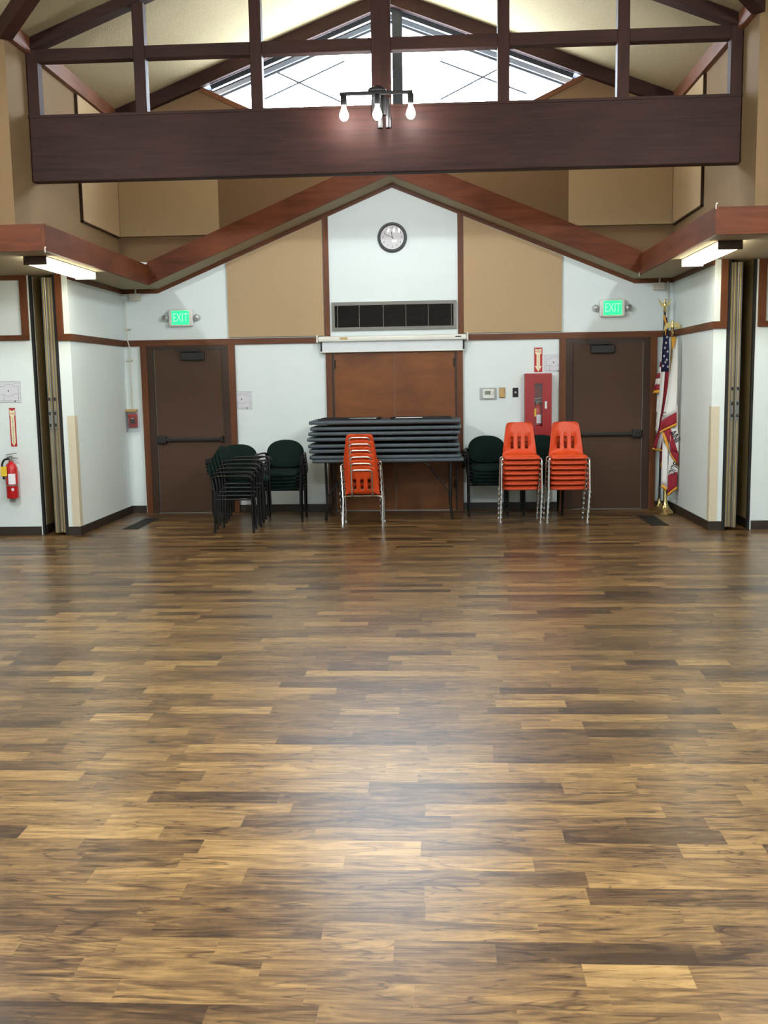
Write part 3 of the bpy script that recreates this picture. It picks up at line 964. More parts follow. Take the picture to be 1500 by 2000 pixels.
# ---------------------------------------------------------------- fire signs
def fire_sign(x0, x1, z0, z1, y, kind, lab):
    t = empty('fire_extinguisher_sign', ((x0 + x1) / 2, y, (z0 + z1) / 2))
    tag(t, lab, 'sign', 'fire extinguisher signs')
    w, h = (x1 - x0) / 2, (z1 - z0) / 2
    mb().box(-w, w, -.003, 0, -h, h).build('board', M['sign_red'], t)
    if kind == 'arrow':
        poly = [(-.75 * w, .92 * h), (0, .84 * h), (.75 * w, .92 * h), (.75 * w, .5 * h), (.42 * w, .46 * h), (.42 * w, -.5 * h), (.85 * w, -.5 * h), (0, -.96 * h), (-.85 * w, -.5 * h), (-.42 * w, -.5 * h), (-.42 * w, .46 * h), (-.75 * w, .5 * h)]
        ink = M['sign_red']
    else:
        poly = [(-.85 * w, .92 * h), (0, .84 * h), (.85 * w, .92 * h), (.85 * w, .62 * h), (.62 * w, .58 * h), (.62 * w, -.80 * h), (0, -.97 * h), (-.62 * w, -.80 * h), (-.62 * w, .58 * h), (-.85 * w, .62 * h)]
        ink = M['ink']
    mb().prism(poly, 'Y', -.0042, -.003).build('arrow', M['cream'], t)
    text_obj('lettering', 'FIRE', .62 * w * 1.25, M['sign_red'], t, on_wall(0, -.0048, .70 * h if kind != 'arrow' else .67 * h, .95), .0005)
    n = 12
    top, bot = (.5 * h, -.86 * h) if kind != 'arrow' else (.40 * h, -.72 * h)
    for i, ch in enumerate('EXTINGUISHER'):
        text_obj('letter', ch, abs(top - bot) / n * 1.05, ink, t, on_wall(0, -.0048, top + (bot - top) * (i + .5) / n), .0005)


fire_sign(1.782, 1.886, 1.762, 2.07, D, 'arrow', 'red fire extinguisher sign with white arrow above the red cabinet')
fire_sign(-4.265, -4.195, 1.012, 1.445, YW, 'strip', 'tall cream and red fire extinguisher sign on the left wing wall')

# ---------------------------------------------------------------- fire extinguishers
def extinguisher(loc, s, lab, mount, body='ext_red'):
    t = empty('fire_extinguisher', loc)
    tag(t, lab, 'extinguisher', 'fire extinguishers')
    r = .068 * s
    bd = mb().lathe([(r * .9, 0), (r, .012 * s), (r, .33 * s), (r * .93, .365 * s), (r * .7, .395 * s), (r * .36, .412 * s), (r * .34, .43 * s)], (0, 0, 0), 20).build('cylinder_body', M[body], t, True)
    ba = mb()
    for z in (.145,):
        ba.lathe([(r * 1.02, z * s), (r * 1.03, (z + .012) * s)], (0, 0, 0), 20)
    ba.build('strap', M['steel'], t, True)
    hd = mb().lathe([(.02 * s, .425 * s), (.024 * s, .44 * s), (.022 * s, .48 * s), (.012 * s, .49 * s)], (0, 0, 0), 12).build('valve', M['steel'], t, True)
    mb().prism([(-.05 * s, .468 * s), (.075 * s, .455 * s), (.08 * s, .463 * s), (-.045 * s, .48 * s)], 'Y', -.011 * s, .011 * s).build('lower_handle', M['steel'], hd)
    mb().prism([(-.045 * s, .49 * s), (.07 * s, .515 * s), (.07 * s, .523 * s), (-.05 * s, .503 * s)], 'Y', -.011 * s, .011 * s).build('lever', M['steel'], hd)
    mb().tube([(-.02 * s, -.01 * s, .455 * s), (-.07 * s, -.02 * s, .44 * s), (-.095 * s, -.025 * s, .38 * s), (-.088 * s, -.03 * s, .28 * s), (-.078 * s, -.03 * s, .22 * s)], .012 * s, 8, smooth_n=4).build('hose', M['black_plastic'], t, True)
    mb().box(-.092 * s, -.022 * s, -.078 * s, -.074 * s, .26 * s, .37 * s).build('inspection_tag', M['yellow'], t)
    lb = mb()
    n = 6
    for k in range(n):
        a0, a1 = -PI / 2 - .2 + k * .2, -PI / 2 - .2 + (k + 1) * .2
        q = r * 1.015
        lb.add([(q * math.cos(a0), q * math.sin(a0), .165 * s), (q * math.cos(a1), q * math.sin(a1), .165 * s), (q * math.cos(a1), q * math.sin(a1), .285 * s), (q * math.cos(a0), q * math.sin(a0), .285 * s)], [(0, 1, 2, 3)])
    lb.build('label', M['paper'], t)
    mb().lathe([(.018 * s, -.001), (.018 * s, -.0025)], (.03 * s, -r * .93, .105 * s), 14, 'Y').build('badge', M['paper'], t)
    if mount:
        mb().box(-.055, -.0, .06, mount, -.05, .42).build('wall_bracket', M['plastic_grey'], t)
    return t


extinguisher((-4.245, YW - .085, .435), .98, 'red fire extinguisher with yellow tag hung on the left wing wall', .084)

# red cabinet with its own extinguisher behind the glass
cb = empty('extinguisher_cabinet', (1.823, D, .95))
tag(cb, 'red wall cabinet with narrow glass window behind the orange chairs', 'cabinet')
b = mb()
b.box(-.168, .168, -.012, 0, 0, .795).box(-.168, -.155, -.135, -.012, 0, .795).box(.155, .168, -.135, -.012, 0, .795).box(-.155, .155, -.135, -.012, 0, .013).box(-.155, .155, -.135, -.012, .782, .795)
b.build('body', M['red'], cb)
d = mb()
d.box(-.168, -.05, -.15, -.135, 0, .795).box(.05, .168, -.15, -.135, 0, .795).box(-.05, .05, -.15, -.135, 0, .125).box(-.05, .05, -.15, -.135, .67, .795)
dr = d.build('door', M['red'], cb)
ln_ = mb()
ln_.box(-.112, -.109, -.1515, -.15, .06, .735).box(.109, .112, -.1515, -.15, .06, .735).box(-.112, .112, -.1515, -.15, .06, .063).box(-.112, .112, -.1515, -.15, .732, .735)
ln_.build('door_groove', M['sign_red'], dr)
mb().box(-.05, .05, -.145, -.141, .125, .67).build('pane', M['clear'], dr)
mb().rbox(.078, .108, -.168, -.15, .35, .445, .006).build('handle', M['plastic_white'], dr)
extinguisher((1.815, D - .07, .965), .92, 'fire extinguisher inside the red glass fronted cabinet', 0)

# ---------------------------------------------------------------- thermostat, boxes, switch
th = empty('thermostat', (1.198, D, 1.498))
tag(th, 'white wall thermostat with small grey display', 'thermostat')
mb().rbox(-.108, .108, -.012, 0, -.077, .077, .006).build('back_plate', M['plastic_grey'], th)
mb().rbox(-.072, .078, -.032, -.012, -.062, .058, .012).build('body', M['plastic_white'], th)
mb().box(-.045, .03, -.0335, -.031, -.012, .035).build('display', M['lcd'], th)
for x, z in ((.052, .02), (.052, -.01), (.066, .005)):
    mb().rbox(x - .006, x + .006, -.036, -.031, z - .006, z + .006, .002, 1).build('button', M['plastic_grey'], th)
sb = empty('sensor_box', (1.375, D, 1.509))
tag(sb, 'small tan plastic sensor box beside the thermostat', 'sensor')
mb().rbox(-.036, .036, -.03, 0, -.06, .06, .006).build('cover', M['tan_plastic'], sb)
mb().box(-.036, .036, -.008, 0, -.064, .064).build('base_plate', M['door_frame'], sb)
sw = empty('wall_switch', (1.545, D, 1.509))
tag(sw, 'black wall plate with round knob beside the red cabinet', 'switch')
mb().rbox(-.036, .036, -.007, 0, -.06, .06, .003).build('plate', M['black_plastic'], sw)
mb().lathe([(.014, -.007), (.012, -.022), (.003, -.023)], (0, 0, 0), 12, 'Y').build('knob', M['steel'], sw, True)

# ---------------------------------------------------------------- pull station, conduits, junction boxes
pst = empty('fire_alarm_pull_station', (-3.425, D, 1.22))
tag(pst, 'red fire alarm pull station in a clear cover beside the left exit door', 'alarm')
mb().rbox(-.055, .055, -.05, 0, -.09, .09, .006).build('body', M['red'], pst)
mb().rbox(-.06, .06, -.062, -.045, .045, .085, .005).build('pull_bar', M['sign_red'], pst)
mb().box(-.03, .03, -.052, -.05, -.04, .025).build('label_plate', M['ink'], pst)
text_obj('lettering', 'FIRE', .024, M['paper'], pst, on_wall(0, -.0525, .028), .0005)
cv = mb()
cv.box(-.08, .08, -.095, -.091, -.145, .115).box(-.08, -.076, -.091, 0, -.145, .115).box(.076, .08, -.091, 0, -.145, .115).box(-.08, .08, -.091, 0, -.145, -.141)
cv.build('clear_cover', M['clear'], pst)
mb().rbox(-.08, .06, -.08, 0, .115, .15, .004).build('top_box', M['tan_plastic'], pst)
for x, lab in ((-3.325, 'left'), (3.325, 'right')):
    j = empty('junction_box', (x, D, 2.80))
    tag(j, 'small painted junction box under the soffit in the %s corner' % lab, 'junction box')
    mb().rbox(-.07, .07, -.05, 0, -.045, .045, .006).build('box', M['conduit'], j)
    mb().tube([(.01, -.03, .04), (.01, -.03, .10)], .011, 8).build('stub', M['conduit'], j)
cd = empty('conduit', (-3.425, D, 1.37))
tag(cd, 'thin painted conduit rising from the fire alarm pull station', 'conduit')
mb().tube([(0, -.03, 0), (0, -.03, .79), (-.01, -.035, .84), (-.03, -.035, .90), (-.03, -.03, 1.42)], .008, 8).build('pipe', M['conduit'], cd, True)
for z in (.62, 1.02):
    mb().box(-.05, .03, -.04, 0, z, z + .018).build('strap', M['conduit'], cd)
cd = empty('conduit', (3.44, D, 2.26))
tag(cd, 'thin painted conduit in the corner behind the flags', 'conduit')
mb().tube([(0, -.02, 0), (0, -.02, .60)], .008, 8).build('pipe', M['conduit'], cd, True)

# ---------------------------------------------------------------- folding partition stacks
def partition(sx, lab):
    t = empty('folding_partition', (sx * 3.735, YN, 0))
    tag(t, 'tan folding partition panels stacked in the %s wall pocket' % lab, 'partition', 'folding partitions')
    for k, (x, yo) in enumerate(((-.037, .0), (.012, .03), (.058, .02))):
        x *= -sx
        p_ = mb().box(x - .021, x + .021, yo, yo + 1.05, .03, 2.87).build('panel', M['pocket'], t)
        mb().rbox(x - .0225, x + .0225, yo - .012, yo + .002, .03, 2.87, .003, 1).build('edge_post', M['steel'] if k < 2 else M['pocket'], p_)
        mb().rbox(x - .006, x + .006, yo - .02, yo - .010, .03, 2.87, .003, 1).build('edge_bead', M['pocket'] if k < 2 else M['steel'], p_)
        if k < 2:
            lt = mb().rbox(x - .017, x + .017, yo - .026, yo - .008, 1.20, 1.42, .004, 1).build('latch_plate', M['steel'], p_)
            for z in (1.23, 1.36, 1.52):
                mb().rbox(x - .01, x + .01, yo - .029, yo - .02, z, z + .035, .003, 1).build('latch_hole', M['seal'], p_)


partition(-1, 'left')
partition(1, 'right')

# ---------------------------------------------------------------- floor registers
for x0, x1, y0, y1, lab in ((-3.16, -2.975, 11.51, 12.43, 'left'), (2.965, 3.165, 11.45, 12.31, 'right')):
    t = empty('floor_register', ((x0 + x1) / 2, (y0 + y1) / 2, 0))
    tag(t, 'dark metal floor register near the %s alcove wall' % lab, 'vent', 'floor registers')
    w, h = (x1 - x0) / 2, (y1 - y0) / 2
    mb().box(-w + .012, w - .012, -h + .012, h - .012, .0002, .002).build('grille_bed', M['vent_dark'], t)
    f = mb()
    f.box(-w, -w + .015, -h, h, 0, .005).box(w - .015, w, -h, h, 0, .005).box(-w, w, -h, -h + .015, 0, .005).box(-w, w, h - .015, h, 0, .005)
    f.build('frame', M['register'], t)
    sl = mb()
    for k in range(7):
        x = -w + .03 + k * (2 * w - .06) / 6
        sl.box(x - .004, x + .004, -h + .015, h - .015, .001, .0045)
    o = sl.build('grille_bars', M['register'], t)
    o['kind'] = 'stuff'

# ================================================================ FURNITURE
ORD = ['bottom', 'second from the bottom', 'third from the bottom', 'fourth from the bottom', 'fifth from the bottom', 'sixth from the bottom', 'seventh from the bottom']


def where_in(i, n):
    return 'topmost' if i == n - 1 else 'lowest' if i == 0 else ('middle' if n == 3 else ORD[i].split(' ')[0] + ' up')


# ---------------------------------------------------------------- folding tables
def table(z, dx, dy, flip, standing, label):
    t = empty('folding_table', (-.083 + dx, 12.41 + dy, z))
    tag(t, label, 'table', 'stacked folding tables')
    hw_, hd = .91, .375
    th_ = .042
    m = mb().rbox(-hw_, hw_, -hd, hd, 0, th_, .012, 3)
    m.build('tabletop', M['table'], t, True)
    mb().rbox(-hw_ + .03, hw_ - .03, -hd + .03, hd - .03, -.004 if not flip else th_ - .001, .001 if not flip else th_ + .004, .002, 1).build('underside', M['table_top'], t)
    if not standing:
        zz = th_ + .012 if flip else -.012
        for s in (-1, 1):
            lf = mb()
            lf.tube([(s * .80, -.25, zz), (s * .10, -.25, zz), (s * .07, -.2, zz), (s * .07, .2, zz), (s * .10, .25, zz), (s * .80, .25, zz)], .0105, 8)
            o = lf.build('folded_leg', M['black_metal'], t, True)
            mb().tube([(s * .80, -.28, zz), (s * .80, .28, zz)], .0105, 8).build('hinge_rod', M['black_metal'], o)
            mb().tube([(s * .45, 0, zz), (s * .12, 0, zz)], .007, 6).build('brace', M['steel'], o)
    else:
        for s in (-1, 1):
            xx = s * .76
            for y in (-.30, .30):
                mb().tube([(xx, y, 0), (xx - s * .015, y, -.5), (xx + s * .01, y - .02 * (1 if y > 0 else -1), -z + .004)], .0165, 8).build('leg', M['black_metal'], t, True)
            mb().tube([(xx - s * .012, -.30, -.42), (xx - s * .012, .30, -.42)], .010, 8).build('crossbar', M['black_metal'], t, True)
            mb().tube([(xx - s * .012, 0, -.42), (s * .45, 0, -.03)], .009, 8).build('brace', M['black_metal'], t, True)
            mb().tube([(s * .50, -.18, -.06), (s * .44, -.18, -.02)], .008, 6).build('brace_lock', M['steel'], t, True)
    return t


TB = [(.711, .03, 0), (.755, -.005, .0), (.829, -.01, .0), (.891, -.018, .0), (.970, -.03, 0), (1.038, -.012, 0), (1.099, .010, .0), (1.172, -.003, .0)]
nm = ['standing grey folding table at the bottom of the stack, legs unfolded', 'folded grey table directly on the standing one', 'folded grey table, third of the stack from below', 'folded grey table, fourth of the stack from below',
      'folded grey table, fourth of the stack from the top', 'folded grey table, third of the stack from the top', 'folded grey table just under the topmost one', 'topmost folded grey table, upside down with black legs showing']
for i, (z, dx, dy) in enumerate(TB):
    table(z, dx, dy, i == 7, i == 0, nm[i])

# ---------------------------------------------------------------- orange shell chairs
def orange_chair(kz=1.0, ut=0.0):
    """kz: height of the shell against the large size, ut: how much higher the back support tube reaches"""
    t = empty('shell_chair', (0, 0, 0))
    Z = lambda z: z * kz
    prof = [(-.215, .405), (-.212, .425), (-.195, .438), (-.12, .436), (-.02, .426), (.07, .418), (.115, .422), (.145, .438), (.163, .462), (.172, .490), (.186, .545), (.198, .598), (.206, .630), (.222, .70), (.234, .755), (.243, .785), (.246, .797), (.247, .802)]
    width = [.190, .196, .200, .204, .206, .205, .203, .200, .197, .194, .187, .181, .177, .167, .159, .148, .132, .105]
    xsn = [-1, -.97, -.88, -.70, -.60, -.40, -.25, -.10, .10, .25, .40, .60, .70, .88, .97, 1]
    # slot columns in metres on the back: three slots 36 mm wide, 85 mm apart
    cols_back = [None] * 16
    vs, fs = [], []
    for i, ((y, z), w) in enumerate(zip(prof, width)):
        bk = min(max((z - .44) / .05, 0), 1) if y > .1 else 0
        slots = [-1 * w, -.95 * w, -.85 * w, -.103, -.067, -.05, -.035, -.018, .018, .035, .05, .067, .103, .85 * w, .95 * w, w]
        for k, u in enumerate(xsn):
            x = (1 - bk) * u * w + bk * slots[k]
            e = abs(x) / w
            yy = y - bk * .035 * e ** 3
            zz = z - (1 - bk) * (.022 * e ** 6) + (1 - bk) * .006 * e * e
            vs.append((x, yy, Z(zz)))
    n = 16
    for i in range(len(prof) - 1):
        for k in range(n - 1):
            if 9 <= i <= 10 + 1 and k in (3, 7, 11):
                continue
            fs.append((i * n + k, i * n + k + 1, (i + 1) * n + k + 1, (i + 1) * n + k))
    sh = mb().add(vs, fs).build('shell', M['orange'], t, True)
    md = sh.modifiers.new('thickness', 'SOLIDIFY')
    md.thickness = .006
    md.offset = -1
    # rolled front lip and side skirt make the seat read as a thick edge
    sk = mb()
    zp = lambda pts: [(x, y, Z(z)) for x, y, z in pts]
    sk.tube(zp([(-.188, .05, .408), (-.198, -.08, .412), (-.193, -.185, .410), (-.165, -.213, .405), (0, -.219, .404), (.165, -.213, .405), (.193, -.185, .410), (.198, -.08, .412), (.188, .05, .408)]), .0145, 8, smooth_n=3)
    sk.build('seat_rim', M['orange'], t, True)
    for s in (-1, 1):
        mb().lathe([(.005, 0), (.004, -.004), (.001, -.005)], (s * .042, .2335, Z(.752)), 8, 'Y').build('rivet', M['chrome'], sh, True)
        mb().tube(zp([(s * .15, -.14, .405), (s * .205, -.155, .402), (s * .226, -.165, .385), (s * .230, -.172, .35), (s * .233, -.20, .008)]), .0105, 8, smooth_n=3).build('leg', M['chrome'], t, True)
        mb().tube(zp([(s * .15, .12, .398), (s * .205, .13, .396), (s * .226, .14, .38), (s * .229, .145, .35), (s * .233, .215, .008)]), .0105, 8, smooth_n=3).build('leg', M['chrome'], t, True)
        for y in (-.20, .215):
            mb().lathe([(.013, 0), (.0135, .012), (.0115, .03)], (s * .233, y, 0), 10).build('foot_cap', M['plastic_grey'], t, True)
    mb().tube(zp([(-.15, -.14, .405), (.15, -.14, .405)]), .0105, 8).build('front_bar', M['chrome'], t, True)
    mb().tube(zp([(-.15, .12, .398), (.15, .12, .398)]), .0105, 8).build('rear_bar', M['chrome'], t, True)
    u0, u1, u2 = .60 + ut, .632 + ut, .650 + ut
    mb().tube(zp([(-.118, .12, .398), (-.12, .165, .405), (-.12, .188, .45), (-.118, .218 + ut * .24, u0), (-.112, .226 + ut * .24, u1), (-.09, .230 + ut * .24, u2 - .002), (0, .231 + ut * .24, u2), (.09, .230 + ut * .24, u2 - .002), (.112, .226 + ut * .24, u1), (.118, .218 + ut * .24, u0), (.12, .188, .45), (.12, .165, .405), (.118, .12, .398)]), .009, 8, smooth_n=2).build('back_support', M['chrome'], t, True)
    return t


def place(proto, flag, loc, rz, label, group, cat):
    c = proto if not flag[0] else copy_tree(proto)
    flag[0] = True
    c.location = loc
    c.rotation_euler = (0, 0, rz)
    tag(c, label, cat, group)
    return c


oc, oc_small = orange_chair(), orange_chair(.885, .105)
note_kids(oc)
used, used_small = [False], [False]
for x, y, rz, n, dxs, proto, flag, pitch, lab, grp in (
        (-.331, 11.745, PI, 6, -.006, oc_small, used_small, .073, 'stack before the tables', 'orange chairs stacked before the tables'),
        (1.512, 11.965, 0, 7, .0, oc, used, .0615, 'stack between the tables and its twin', 'orange chairs in the inner stack'),
        (2.052, 11.935, 0, 7, .0, oc, used, .0615, 'stack by the right exit door', 'orange chairs in the stack by the exit door')):
    for i in range(n):
        f_ = -1 if rz == 0 else 1
        place(proto, flag, (x + dxs * i, y + f_ * .027 * i, pitch * i), rz, 'orange plastic chair, %s in the %s' % (where_in(i, n), lab), grp, 'chair')

# ---------------------------------------------------------------- green stacking armchairs
def green_chair():
    t = empty('stacking_armchair', (0, 0, 0))
    # seat cushion: superellipse slab
    prof = [(.88, -.052), (.97, -.045), (1.0, -.028), (.99, -.012), (.94, -.003), (.80, .004), (.4, .008), (.0, .009)]
    n = 28
    vs, fs = [], []
    for s_, h in prof:
        for k in range(n):
            a = 2 * PI * k / n
            ca, sa = math.cos(a), math.sin(a)
            e = 2 / 3.6
            x = .228 * s_ * math.copysign(abs(ca) ** e, ca)
            y = -.01 + .235 * s_ * math.copysign(abs(sa) ** e, sa)
            dip = -.018 * max(0, (-y - .14) / .1) ** 2
            vs.append((x, y, .455 + h + dip))
    m_ = len(prof)
    for i in range(m_ - 1):
        for k in range(n):
            fs.append((i * n + k, i * n + (k + 1) % n, (i + 1) * n + (k + 1) % n, (i + 1) * n + k))
    fs.append(tuple(range(n - 1, -1, -1)))
    mb().add(vs, fs).build('seat', M['green'], t, True)
    mb().rbox(-.185, .185, -.19, .17, .392, .408, .004, 1).build('seat_pan', M['frame_black'], t)
    # backrest: tall rounded shield, slightly dished and reclined
    vs, fs = [], []
    ring = []
    for k in range(36):
        a = 2 * PI * k / 36
        ca, sa = math.cos(a), math.sin(a)
        ex = 2 / 2.3 if sa > 0 else 2 / 3.2
        ring.append((.232 * math.copysign(abs(ca) ** ex, ca), .17 * math.copysign(abs(sa) ** ex, sa)))

    def bp(x, h, d):
        z = .632 + h
        return (x, .232 + .24 * (h + .17) + .25 * (-x * x) + d, z)
    lay = [(.90, .006), (.98, -.004), (1.0, -.018), (.96, -.031), (.80, -.038), (.4, -.043), (0.001, -.044)]
    lay2 = [(.90, .006), (.6, .011), (.001, .013)]
    for L_, in ((lay,), (lay2,)):
        b0 = len(vs)
        for s_, d in L_:
            for (x, h) in ring:
                vs.append(bp(x * s_, h * s_, d))
        for i in range(len(L_) - 1):
            for k in range(36):
                fs.append((b0 + i * 36 + k, b0 + i * 36 + (k + 1) % 36, b0 + (i + 1) * 36 + (k + 1) % 36, b0 + (i + 1) * 36 + k))
    mb().add(vs, fs).build('backrest', M['green'], t, True)
    for s in (-1, 1):
        # front leg rises to the arm, rear leg to the back
        mb().tube([(s * .236, -.215, .004), (s * .238, -.205, .40), (s * .258, -.208, .60), (s * .27, -.19, .635)], .0125, 8, smooth_n=3).build('leg', M['frame_black'], t, True)
        mb().tube([(s * .232, .225, .004), (s * .234, .215, .42), (s * .234, .222, .52), (s * .228, .25, .64)], .0125, 8, smooth_n=3).build('leg', M['frame_black'], t, True)
        mb().tube([(s * .232, .235, .615), (s * .244, .19, .645), (s * .268, .04, .650), (s * .288, -.11, .650), (s * .300, -.20, .640), (s * .300, -.232, .605)], .018, 8, smooth_n=3, flat=.62).build('armrest', M['black_plastic'], t, True)
        mb().tube([(s * .238, -.20, .385), (s * .234, .215, .385)], .011, 8).build('side_rail', M['frame_black'], t, True)
        mb().tube([(s * .234, .218, .50), (s * .14, .262, .50), (s * .13, .258, .55)], .010, 8).build('back_bracket', M['frame_black'], t, True)
    mb().tube([(-.238, -.16, .388), (.238, -.16, .388)], .0105, 8).build('front_rail', M['frame_black'], t, True)
    mb().tube([(-.234, .17, .388), (.234, .17, .388)], .0105, 8).build('rear_rail', M['frame_black'], t, True)
    return t


gc = green_chair()
note_kids(gc)
gused = [False]
STK = (((-1.745, 11.35), PI / 2, 5, 'green stack turned sideways by the left door', 'green chairs stacked sideways'),
       ((-1.90, 12.10), 0, 4, 'low green stack behind the sideways one', 'green chairs in the low stack'),
       ((-1.332, 12.21), 0, 5, 'green stack just left of the tables', 'green chairs left of the tables'),
       ((1.160, 12.575), 0, 5, 'green stack between tables and orange chairs', 'green chairs right of the tables'),
       ((1.832, 12.575), 0, 5, 'green stack hidden behind the orange chairs', 'green chairs behind the orange ones'))
for (x, y), rz, n, lab, grp in STK:
    fx, fy = math.sin(rz), -math.cos(rz)
    for i in range(n):
        place(gc, gused, (x + fx * .031 * i, y + fy * .031 * i, .0445 * i), rz, 'green armchair, %s in the %s' % (where_in(i, n), lab), grp, 'chair')

# ---------------------------------------------------------------- flags
def cloth(name, left, right, y, mat, parent, amp=.012, wav=1.5, n=10, m=8, thick=.004, ph=0.0):
    """cloth strip between two polylines (x, z), gently folded in depth"""
    def sample(pl, t):
        d = [0]
        for i in range(1, len(pl)):
            d.append(d[-1] + math.dist(pl[i], pl[i - 1]))
        L_ = t * d[-1]
        for i in range(1, len(pl)):
            if L_ <= d[i] or i == len(pl) - 1:
                k = (L_ - d[i - 1]) / max(d[i] - d[i - 1], 1e-6)
                return (pl[i - 1][0] + (pl[i][0] - pl[i - 1][0]) * k, pl[i - 1][1] + (pl[i][1] - pl[i - 1][1]) * k)
    vs, fs = [], []
    for i in range(n + 1):
        a, b_ = sample(left, i / n), sample(right, i / n)
        for k in range(m + 1):
            u = k / m
            x = a[0] + (b_[0] - a[0]) * u
            z = a[1] + (b_[1] - a[1]) * u
            vs.append((x, y + amp * math.sin(u * PI * wav + ph) - .008 * math.sin(i / n * PI), z))
    for i in range(n):
        for k in range(m):
            q = i * (m + 1) + k
            fs.append((q, q + 1, q + m + 2, q + m + 1))
    o = mb().add(vs, fs).build(name, mat, parent, True)
    md = o.modifiers.new('thickness', 'SOLIDIFY')
    md.thickness = thick
    return o


def eagle(z, parent, spread, up, c=(0, 0)):
    x, y = c
    e = mb().lathe([(.012, 0), (.02, .01), (.022, .03), (.012, .04), (.014, .05), (.024, .075), (.022, .11), (.013, .13), (.015, .145), (.010, .16), (.001, .165)], (x, y, z), 12).build('finial', M['gold'], parent, True)
    for s in (-1, 1):
        if up:
            pl = [(0, .08), (.03, .10), (.07, .14), (.10, .17), (.085, .125), (.06, .085), (.03, .065)]
        else:
            pl = [(.005, .12), (.04, .145), (.075, .13), (.10, .09), (.108, .03), (.09, .06), (.07, .055), (.055, .075), (.035, .07), (.01, .075)]
        mb().prism([(x + s * spread * a, z + b_) for a, b_ in pl], 'Y', y - .012, y + .008).build('wing', M['gold'], e)
    mb().prism([(x - .006, z + .145), (x + .02, z + .15), (x + .006, z + .16)], 'Y', y - .01, y + .006).build('beak', M['gold'], e)


PX, PY = 3.338, 12.80
us = empty('national_flag', (PX, PY, 0))
tag(us, 'stars and stripes flag with gold fringe draped on a black pole in the corner', 'flag')
bs = mb().lathe([(.12, 0), (.122, .012), (.10, .025), (.06, .045), (.035, .07), (.024, .10), (.022, .15), (.016, .155)], (0, 0, 0), 24).build('base', M['gold'], us, True)
mb().tube([(0, 0, .14), (.024, .0, 2.47)], .014, 10).build('pole', M['pole_dark'], us, True)
eagle(2.465, us, .8, True, (.024, 0))
X = lambda x: x - PX
q = lambda *pts: [(a - PX + .0, b_) for a, b_ in pts]
fl = -.07
cloth('canton', q((3.348, 2.40), (3.345, 2.28), (3.322, 2.05), (3.312, 1.74)), q((3.372, 2.40), (3.392, 2.25), (3.408, 2.0), (3.407, 1.74)), fl, M['flag_blue'], us, .016, 1.3)
cloth('hoist_fringe', q((3.325, 2.425), (3.350, 2.33), (3.356, 2.18)), q((3.345, 2.43), (3.368, 2.33), (3.364, 2.18)), fl - .012, M['fringe'], us, .004)
cloth('fly_fold', q((3.312, 1.97), (3.300, 1.86)), q((3.330, 1.99), (3.330, 1.86)), fl + .03, M['flag_white'], us, .01)
for a, b_, c_, d_, mt in ((3.300, 3.33, 1.865, 1.795, 'flag_red'), (3.284, 3.33, 1.795, 1.715, 'flag_white'), (3.262, 3.325, 1.715, 1.655, 'flag_red'), (3.250, 3.322, 1.655, 1.575, 'flag_white'), (3.236, 3.32, 1.575, 1.51, 'flag_red'), (3.226, 3.31, 1.51, 1.47, 'fringe')):
    cloth('stripe' if mt != 'fringe' else 'fringe', q((a + .012, c_), (a, d_)), q((b_, c_ + .01), (b_, d_ + .01)), fl + .028, M[mt], us, .012, 1.5, 4, 6)
cloth('stripe', q((3.312, 1.74), (3.295, 1.4), (3.262, 1.02)), q((3.360, 1.74), (3.338, 1.4), (3.285, .98)), fl - .004, M['flag_white'], us, .014, 1.2)
cloth('stripe', q((3.360, 1.74), (3.338, 1.4), (3.285, 1.0), (3.236, .80)), q((3.407, 1.74), (3.392, 1.45), (3.325, 1.05), (3.270, .785)), fl - .002, M['flag_red'], us, .014, 1.2, ph=.5)
cloth('stripe', q((3.392, 1.42), (3.325, 1.05), (3.270, .785)), q((3.398, 1.40), (3.365, 1.05), (3.325, .78)), fl + .004, M['flag_white'], us, .012, 1.2)
cloth('stripe', q((3.398, 1.40), (3.365, 1.05), (3.325, .78)), q((3.402, 1.36), (3.395, 1.02), (3.375, .76)), fl + .008, M['flag_red'], us, .012, 1.2, ph=.8)
cloth('stripe', q((3.285, 1.45), (3.270, 1.25)), q((3.315, 1.45), (3.300, 1.22)), fl + .035, M['flag_white'], us, .01)
cloth('fringe', q((3.228, .80), (3.226, .775)), q((3.380, .765), (3.380, .74)), fl - .004, M['fringe'], us, .008, 2, 2, 8)
cloth('fly_tail', q((3.330, .76), (3.338, .66), (3.340, .56)), q((3.380, .76), (3.372, .68), (3.350, .56)), fl + .03, M['flag_red'], us, .01)
cloth('fringe', q((3.340, .60), (3.338, .55)), q((3.384, .74), (3.356, .54)), fl + .022, M['fringe'], us, .006, 1, 3, 4)
for sxx, szz in ((3.376, 2.16), (3.352, 2.03), (3.386, 1.985), (3.345, 1.93), (3.378, 1.885), (3.334, 1.81), (3.392, 1.80), (3.362, 1.855), (3.366, 2.09)):
    st = []
    for k in range(10):
        a = PI / 2 + k * PI / 5
        rr = .0165 if k % 2 == 0 else .0068
        st.append((sxx - PX + rr * math.cos(a) * .8, szz + rr * math.sin(a)))
    mb().prism(st, 'Y', fl - .030, fl - .004).build('star', M['flag_white'], us)

